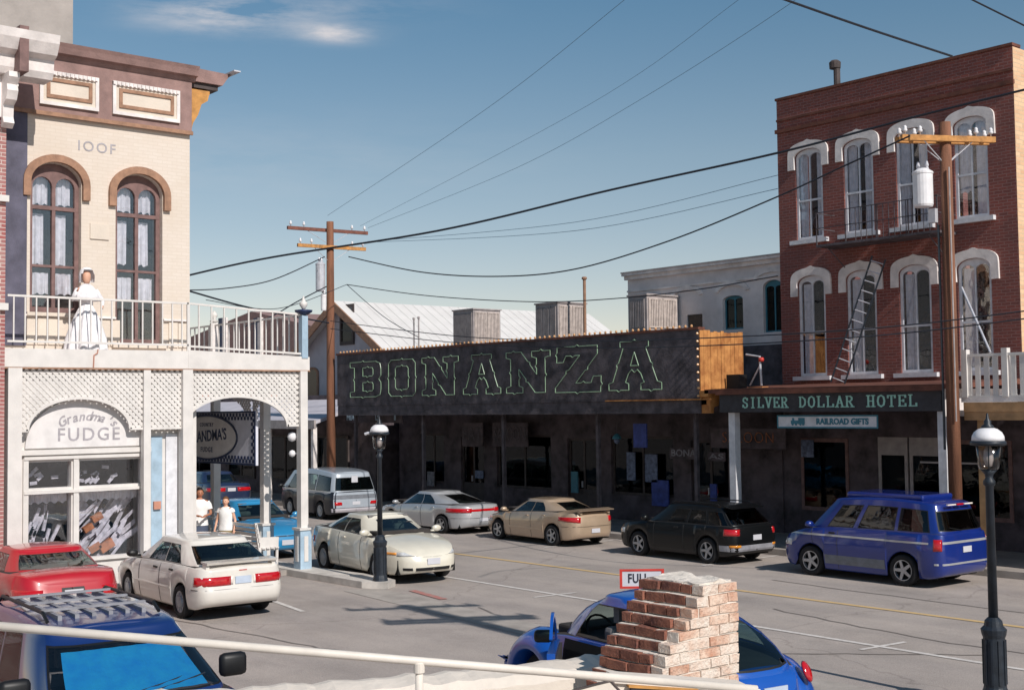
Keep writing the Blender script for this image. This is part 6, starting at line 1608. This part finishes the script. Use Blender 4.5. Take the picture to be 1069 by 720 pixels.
def person(loc, rotz, label, h, skin_m, hair_m, shirt_m, short_m, female=False, arms='down'):
    t = thing('person', label, 'person', loc, rotz); k = h/1.75; sw = .19 if not female else .165
    def arm(s):
        sh = (s*sw, 0, 1.43)
        if arms == 'front': el = (s*(sw+.06), -.06, 1.16); wr_ = (s*.10, -.26, 1.14)
        else: el = (s*(sw+.09), .02, 1.15); wr_ = (s*(sw+.10), -.10, .92)
        return sh, el, wr_
    Vs = [(0, 0, .95), (0, .01, 1.12), (0, 0, 1.30), (0, 0, 1.44), (0, 0, 1.52), (0, -.01, 1.58)]
    Rr = [(.16, .11), (.135, .10), (.15, .11), (.12, .09), (.055, .055), (.05, .05)]
    Ed = [(0, 1), (1, 2), (2, 3), (3, 4), (4, 5)]
    for s in (-1, 1):
        b = len(Vs); Vs += [(s*.10, 0, .88), (s*.105, -.01, .50), (s*.11, .02, .10), (s*.115, -.10, .045)]; Rr += [.085, .06, .04, .035]; Ed += [(0, b), (b, b+1), (b+1, b+2), (b+2, b+3)]
        sh, el, wr_ = arm(s); b = len(Vs); hd = V(wr_)+(V(wr_)-V(el)).normalized()*.07
        Vs += [sh, el, wr_, tuple(hd)]; Rr += [.055, .038, .026, (.035, .02)]; Ed += [(3, b), (b, b+1), (b+1, b+2), (b+2, b+3)]
        d = (V(wr_)-V(el)).normalized(); sd_ = d.cross(V((0, 0, 1))).normalized() if abs(d.z) < .95 else V((0, 1, 0))
        for f in range(4):
            o_ = sd_*(-.027+.018*f); L_ = (.06, .075, .078, .06)[f]; p = hd+o_+d*.02; q = p+d*L_*.6+V((0, 0, -.008)); q2 = q+d*L_*.4+V((0, 0, -.02)); b2 = len(Vs)
            Vs += [tuple(p), tuple(q), tuple(q2)]; Rr += [.009, .008, .007]; Ed += [(b+3, b2), (b2, b2+1), (b2+1, b2+2)]
        p = V(wr_)+d*.03-sd_*.03; b2 = len(Vs); Vs += [tuple(p), tuple(p+d*.03-sd_*.02)]; Rr += [.011, .009]; Ed += [(b+3, b2), (b2, b2+1)]
    Vs = [tuple(c*k for c in v) for v in Vs]; Rr = [tuple(c*k for c in r_) if isinstance(r_, tuple) else r_*k for r_ in Rr]
    body = skin('body', Vs, Ed, Rr, skin_m, t, 1)
    # head joined into the body mesh
    bm = NB(); bm.from_mesh(body.data)
    hb_ = NB(); bmesh.ops.create_uvsphere(hb_, u_segments=20, v_segments=14, radius=1)
    for v in hb_.verts:
        c = v.co; x, y, z = c.x*.078, c.y*.096, c.z*.118
        if z < -.02: x *= 1-(-z-.02)*2.6; y *= 1-(-z-.02)*1.2
        if c.y < -.75 and abs(c.x) < .3 and -.35 < c.z < .1: y -= .018*(1-abs(c.x)/.3)
        if c.y < -.6 and abs(abs(c.x)-.38) < .16 and 0 < c.z < .25: y += .008
        v.co = V((x, y-.012, z+1.645))*k
    for s in (-1, 1):
        q = lathe(NB(), [(.001, -.01), (.022, -.008), (.03, 0), (.02, .01), (.001, .012)], 10, Matrix.Scale(k, 4) @ Matrix.Translation((s*.079, 0, 1.64)) @ Matrix.Rotation(PI/2, 4, 'Y')); t1 = D.meshes.new('t'); q.to_mesh(t1); hb_.from_mesh(t1); D.meshes.remove(t1); q.free()
    t1 = D.meshes.new('t'); hb_.to_mesh(t1); bm.from_mesh(t1); D.meshes.remove(t1); hb_.free()
    for f in bm.faces: f.smooth = True
    bm.to_mesh(body.data); bm.free()
    for s in (-1, 1): obj('eye', lathe(NB(), [(.001, -.006), (.009, -.003), (.009, .003), (.001, .006)], 10, Matrix.Scale(k, 4) @ Matrix.Translation((s*.03, -.098, 1.655)) @ Matrix.Rotation(PI/2, 4, 'X')), 'hair_dark', body)
    obj('mouth', box(NB(), -.022*k, .022*k, -.103*k, -.094*k, 1.592*k, 1.599*k), 'red_paint', body)
    hb_ = NB(); bmesh.ops.create_uvsphere(hb_, u_segments=24, v_segments=16, radius=1)
    for v in list(hb_.verts):
        c = v.co
        if c.y < -.25 and c.z < .45 or c.z < (-.6 if female else -.25): hb_.verts.remove(v)
    for v in hb_.verts:
        c = v.co; n_ = 1+.05*noise.noise(c*6); v.co = V((c.x*.092*n_, (c.y*.108+.004)*n_-.008, c.z*.135*n_+1.65))*k
    obj('hair', hb_, hair_m, body, smooth=True)
    # clothes
    def shell(name, prof, m_, sx=1, sy=.68):
        bm = NB(); n = 24; rings = []
        for z, rx in prof: rings.append([bm.verts.new(V((rx*sx*math.cos(a)*(1+.03*math.sin(5*a+z*9)), rx*sy*math.sin(a)*(1+.03*math.sin(4*a+z*7)), z))*k) for a in [2*PI*i/n for i in range(n)]])
        for A, Bq in zip(rings, rings[1:]):
            for i in range(n): bm.faces.new((A[i], A[(i+1) % n], Bq[(i+1) % n], Bq[i]))
        return obj(name, bm, m_, t, smooth=True)
    top = shell('shirt', [(.90, .200), (1.0, .185), (1.15, .175), (1.30, .195), (1.40, sw+.03), (1.46, sw-.02), (1.50, .10), (1.51, .07)], shirt_m)
    for s in (-1, 1):
        sh, el, wr_ = arm(s); a, b = V(sh)*k, V(el)*k; e = a+(b-a)*(.62 if not female else .25); obj('sleeve', tube(NB(), [a-V((s*.03, 0, 0)), a+(e-a)*.4, e], .075*k, 14, cap=False, r2=.07*k), shirt_m, top, smooth=True)
    sh_ = shell('shorts', [(.74, .19), (.85, .195), (.98, .175), (1.02, .16)], short_m)
    for s in (-1, 1):
        obj('trouser_leg', tube(NB(), [V((s*.095, 0, .86))*k, V((s*.105, -.01, .48))*k], .10*k, 16, cap=False, r2=.09*k), short_m, sh_, smooth=True)
        obj('shoe', B(s*.115*k-.045, s*.115*k+.045, -.17*k, .08*k, 0, .07, .025), 'shoe', t, smooth=True)
    return t
person((-27.25, 13.5, .12), math.radians(75), 'man in a loose white t-shirt with dark hair standing under the porch', 1.72, 'skin_tan', 'hair_dark', 'shirt_white', 'shorts', arms='front')
person((-26.75, 13.9, .12), math.radians(40), 'woman in a white sleeveless top with short brown hair beside the man', 1.52, 'skin_light', 'hair_brown', 'shirt_white', 'shorts_tan', female=True)
# dressed figure on the balcony
mq = root('mannequin', 'life-size figure in a pale bonnet and long white dress on the balcony', 'mannequin', (-25.2, 10.02, 4.79))
def skirt():
    bm = NB(); n = 56; rings = []
    for z, r_, w_ in ((0, .40, .06), (.3, .36, .055), (.6, .27, .04), (.85, .17, .02), (.98, .115, .005)):
        rings.append([bm.verts.new(V((-25.2+(r_+w_*math.sin(a*9))*math.cos(a)*.92, 10.02+(r_+w_*math.sin(a*9))*math.sin(a), 4.79+z))) for a in [2*PI*i/n for i in range(n)]])
    for A, Bq in zip(rings, rings[1:]):
        for i in range(n): bm.faces.new((A[i], A[(i+1) % n], Bq[(i+1) % n], Bq[i]))
    bm.faces.new(rings[-1]); return bm
P_(mq, 'skirt', skirt(), 'doll_dress', smooth=True)
tm_ = Matrix.Translation((-25.2, 10.02, 4.79))
P_(mq, 'bodice', lathe(NB(), [(.115, .97), (.12, 1.05), (.15, 1.18), (.17, 1.27), (.12, 1.36), (.05, 1.39), (.04, 1.42)], 24, tm_ @ Matrix.Diagonal((.75, 1.1, 1, 1))), 'doll_dress', smooth=True)
P_(mq, 'shawl', lathe(NB(), [(.28, 1.06), (.25, 1.15), (.2, 1.28), (.10, 1.38), (.06, 1.4)], 24, tm_ @ Matrix.Diagonal((.75, 1.0, 1, 1))), 'doll_dress', smooth=True)
P_(mq, 'head', lathe(NB(), [(.001, 1.40), (.05, 1.41), (.07, 1.46), (.082, 1.53), (.078, 1.60), (.05, 1.65), (.001, 1.665)], 20, tm_), 'skin_light', smooth=True)
bm = lathe(NB(), [(.15, 1.44), (.155, 1.55), (.15, 1.60), (.12, 1.68), (.06, 1.73), (.001, 1.74)], 22, tm_)
bmesh.ops.delete(bm, geom=[v for v in bm.verts if v.co.x > -25.2+.10 and v.co.z < 4.79+1.62], context='VERTS'); P_(mq, 'bonnet', bm, 'doll_dress', smooth=True)
for s in (-1, 1):
    a = V((-25.2, 10.02+s*.17, 4.79+1.27)); b = a+V((.05, s*.14, -.2)); c = b+V((.12, -s*.05, .16 if s < 0 else -.12))
    P_(mq, 'arm', tube(NB(), [a, (a+b)/2, b, c], .07, 12, r2=.03), 'doll_dress', smooth=True)
    P_(mq, 'hand', tube(NB(), [c, c+(c-b).normalized()*.09], .022, 8, r2=.012), 'skin_light', smooth=True)

# ================================================================ FOREGROUND: RAIL, STUCCO WALL, BRICK PIER
ra, rb = PD(-60, 648.3, 5.9), PD(790, 719, 6.7)
rl = root('handrail', 'cream painted pipe handrail crossing the bottom left of the view', 'handrail', tuple(ra))
P_(rl, 'rail', tube(NB(), [ra, ra+(rb-ra)*.5, rb], .021, 14), 'rail_paint', smooth=True)
dirr = (rb-ra)
for u in (411, 900):
    tt = (u+60)/850; p = ra+dirr*min(tt, 1.0) if u < 500 else rb
    P_(rl, 'post', tube(NB(), [p, V((p.x, p.y, .3))], .020, 12), 'rail_paint', smooth=True)
    P_(rl, 'collar', lathe(NB(), [(.021, -.04), (.028, -.035), (.028, .01), (.021, .015)], 14, Matrix.Translation(p-V((0, 0, .02)))), 'rail_paint')
# stucco wall
wp = [PG(668, 676, 1.66), PG(600, 685, 1.63), PG(500, 697, 1.60), PG(406, 705, 1.60), PG(300, 713, 1.60), PG(200, 719, 1.60), PG(60, 727, 1.6)]
sw_ = root('stucco_wall', 'cream stucco wall with an uneven top running up to the brick pier', 'wall', tuple(V((wp[0].x, wp[0].y, 0))))
bm = NB(); rows = []; rnd = random.Random(4)
N2 = 70
def wl_at(t):
    f = t*(len(wp)-1); i = min(int(f), len(wp)-2); return wp[i]+(wp[i+1]-wp[i])*(f-i)
for i in range(N2+1):
    p = wl_at(i/N2); q = wl_at(min(1, i/N2+.01)); o_ = wl_at(max(0, i/N2-.01)); d = (q-o_); d.z = 0; d.normalize(); nn = V((-d.y, d.x, 0))
    if nn.x < 0: nn = -nn          # towards the viewer side (+X)
    b_ = .035*noise.noise(V((i*.35, 0, 0)))+.015*noise.noise(V((i*1.3, 5, 0)))
    z = p.z+b_
    if i < 6: z -= 0.0
    rows.append([bm.verts.new(c) for c in (V((p.x, p.y, 0)), V((p.x, p.y, z-.05)), V((p.x, p.y, z))+nn*.02, V((p.x, p.y, z+.015))+nn*.15, V((p.x, p.y, z-.01))+nn*.36, V((p.x, p.y, z-.07))+nn*.44, V((p.x, p.y, 0))+nn*.46)])
for A, Bq in zip(rows, rows[1:]):
    for j in range(6): bm.faces.new((A[j], A[j+1], Bq[j+1], Bq[j]))
bm.faces.new(rows[0][::-1]); bm.faces.new(rows[-1])
P_(sw_, 'wall', bm, 'stucco', smooth=False)
# ledge and boards at the very bottom
la, lb = PD(640, 703.7, 8.46), PD(778, 713.5, 8.7)
dd = V((lb.x-la.x, lb.y-la.y, 0)).normalized(); nn = V((dd.y, -dd.x, 0))
lg = root('low_wall', 'cream capped ledge below the brick pier at the bottom edge', 'wall', tuple(V((la.x, la.y, 0))))
def plate(a, b, z0a, z1a, z0b, z1b, th, off):
    bm = NB(); vs = []
    for p, z0, z1 in ((a, z0a, z1a), (b, z0b, z1b)):
        for z in (z0, z1):
            for o_ in (off, off-th): q = V((p.x, p.y, 0))+nn*o_; vs.append(bm.verts.new(V((q.x, q.y, z))))
    for f in ((0, 2, 3, 1), (4, 5, 7, 6), (0, 1, 5, 4), (2, 6, 7, 3), (0, 4, 6, 2), (1, 3, 7, 5)): bm.faces.new([vs[i] for i in f])
    return bm
P_(lg, 'wall', plate(la, lb, 0, la.z-.05, 0, lb.z-.05, .12, .0), 'stucco')
P_(lg, 'cap', plate(la, lb, la.z-.05, la.z, lb.z-.05, lb.z, .17, .03), 'stucco')
def on_ledge(u): t = (u-640)/(778-640); return la+(lb-la)*t
bs = root('notice_board', 'black notice board with white lettering hung on the ledge at the bottom edge', 'sign', tuple(on_ledge(695)))
a, b = on_ledge(656), on_ledge(722)
P_(bs, 'board', plate(a, b, a.z-.5, a.z-.065, b.z-.5, b.z-.065, .03, .045), 'sign_black')
P_(bs, 'frame', plate(a-dd*.02, b+dd*.02, a.z-.066, a.z-.05, b.z-.066, b.z-.05, .05, .055), 'ochre')
c = (a+b)/2; Mt = Matrix.Translation(c+nn*.047+V((0, 0, -.15))) @ Matrix((( dd.x, 0, nn.x, 0), (dd.y, 0, nn.y, 0), (0, 1, 0, 0), (0, 0, 0, 1)))
P_(bs, 'lettering', text_bm('Reserved', .12, Mt, .003, .003), 'plate_white')
ws_ = root('scroll_board', 'cream scroll-shaped board with a brown outline at the bottom edge', 'sign', tuple(on_ledge(615)))
def bd_poly(bm, pts, off, th):
    o_ = on_ledge(620)+nn*off; return prism(bm, pts, [], o_, dd, ZU, nn, th)
sc = [(-.22, -1.6), (-.22, -.12), (-.16, -.09), (.0, -.06), (.10, -.045), (.17, -.12), (.2, -.2), (.2, -1.6)]
P_(ws_, 'board', bd_poly(NB(), sc, .032, .02), 'stucco')
bm = NB(); pts = [on_ledge(620)+nn*.055+dd*x+ZU*z for x, z in sc[:-1]]; tube(bm, pts, .008, 5); P_(ws_, 'outline', bm, 'dark_trim')
# brick pier with stepped end
mat('pier_mortar', 'DCD2C6', 0.95, var=0.1, vs=6, bump=0.6, bs=30)
mat('old_brick', 'DEC4B0', 0.9, var=0, vs=6.5, bump=0.9, bs=45, col2='B88064', thr=.46)
mat('end_brick', '9A6450', 0.9, var=0, vs=9, bump=0.7, bs=45, col2='5E3A34', thr=.5)  # bare unsmeared brick, darkened further for the shade on the stepped end
mat('old_brick_pale', 'E0D2C4', 0.9, var=0, vs=8, bump=0.9, bs=45, col2='CFAC96', thr=.45)
pr_ = root('brick_pier', 'broken brick pier with a stepped left end, mortar-smeared, before the blue car', 'brick pier', (-6.5, 7.2, 0))
XF, XB, YR = -6.28, -6.90, PX(771, 640, -6.28).y
top0 = PX(733, 612, XF); bot0 = PX(685, 672, XF)
nst = 7; hs_ = (top0.z-bot0.z)/nst if (top0.z-bot0.z)/nst > .05 else .075
bmA, bmB, bmM, bmE = NB(), NB(), NB(), NB(); rnd = random.Random(9); zc = top0.z
for k in range(26):
    z1 = zc-k*hs_; z0 = z1-hs_+.011
    ys = top0.y+(bot0.y-top0.y)*(min(k, nst-.6)/nst) if k < nst+1 else bot0.y-.05*(k-nst)
    if z0 < 0: break
    box(bmM, XB+.018, XF-.012, ys+.03, YR-.012, z1-hs_, z1-.004)
    # bricks along the sunlit face
    y = YR; half = .11 if k % 2 else .215
    first = True
    while y > ys+.03:
        L_ = (half if first else .215); first = False; y0 = max(y-L_, ys+rnd.uniform(-.012, .02))
        if y-y0 < .03: break
        bm = bmA if rnd.random() < .45 else bmB; j = rnd.uniform(-.006, .006)
        box(bm, XF-.11, XF+j, y0+.006, y-.005, z0+rnd.uniform(0, .004), z1+rnd.uniform(-.003, .001)); y = y0
    # bricks across the stepped end
    x = XB; off = .1 if k % 2 else .2
    if k <= nst+6:
        first = True
        while x < XF-.14:
            L_ = off if first else .2; first = False; x1 = min(x+L_, XF-.115)
            if XF-.115-x1 < .05: x1 = XF-.115
            box(bmM, x+.004, x1-.004, ys+.032, ys+.2, z0-.012, z1+.001)
            bm = bmE; j = rnd.uniform(-.02, .018)
            box(bm, x+.005, x1-.006, ys+j, ys+.10, z0, z1+rnd.uniform(-.004, .001)); x = x1
bmJ = NB()
for i, q in enumerate((bmM, bmA, bmB, bmE)):
    for f in q.faces: f.material_index = i
    t1 = D.meshes.new('t'); q.to_mesh(t1); bmJ.from_mesh(t1); D.meshes.remove(t1); q.free()
for v in bmJ.verts:
    q = noise.noise_vector(v.co*23)*.007+noise.noise_vector(v.co*5)*.008; v.co += q
P_(pr_, 'brickwork', bmJ, ['pier_mortar', 'old_brick', 'old_brick_pale', 'end_brick'])
bm = box(NB(), XB+.04, XF-.05, top0.y+.04, YR-.03, top0.z-.02, top0.z+.018)
bmesh.ops.subdivide_edges(bm, edges=bm.edges[:], cuts=7, use_grid_fill=True)
for v in bm.verts:
    q = noise.noise_vector(v.co*9)*.028+noise.noise_vector(v.co*30)*.01; q.z = q.z if v.co.z > top0.z else 0; v.co += q
P_(pr_, 'mortar_cap', bm, 'pier_mortar')

# floodlight frame standing on the hotel awning beside the raw wood siding
fl = root('floodlight_stand', 'small metal frame with a red lamp on the awning roof beside the raw wood siding', 'floodlight', (-21.0, 25.6, 4.05))
a = PY(793, 372, 25.8); b_ = PY(795, 402, 25.8); c_ = PY(783, 402, 25.8); d_ = PY(779, 370, 25.8)
P_(fl, 'frame', tube(NB(), [d_, a, b_], .03, 6), 'galvanised'); P_(fl, 'brace', tube(NB(), [(a+b_)/2+(a-b_)*.2, c_], .02, 6), 'galvanised')
P_(fl, 'lamp', lathe(NB(), [(.001, -.06), (.06, -.05), (.075, 0), (.06, .05), (.001, .06)], 14, Matrix.Translation(a+V((.05, 0, -.08)))), 'red_paint', smooth=True)
e_ = PY(762, 390, 25.4); P_(fl, 'box', box(NB(), e_.x-.12, e_.x+.3, 25.4, 25.7, 4.0, 4.38), 'car_black')
P_(fl, 'foot', box(NB(), b_.x-.35, b_.x+.1, 25.7, 25.95, 4.0, 4.06), 'raw_wood')
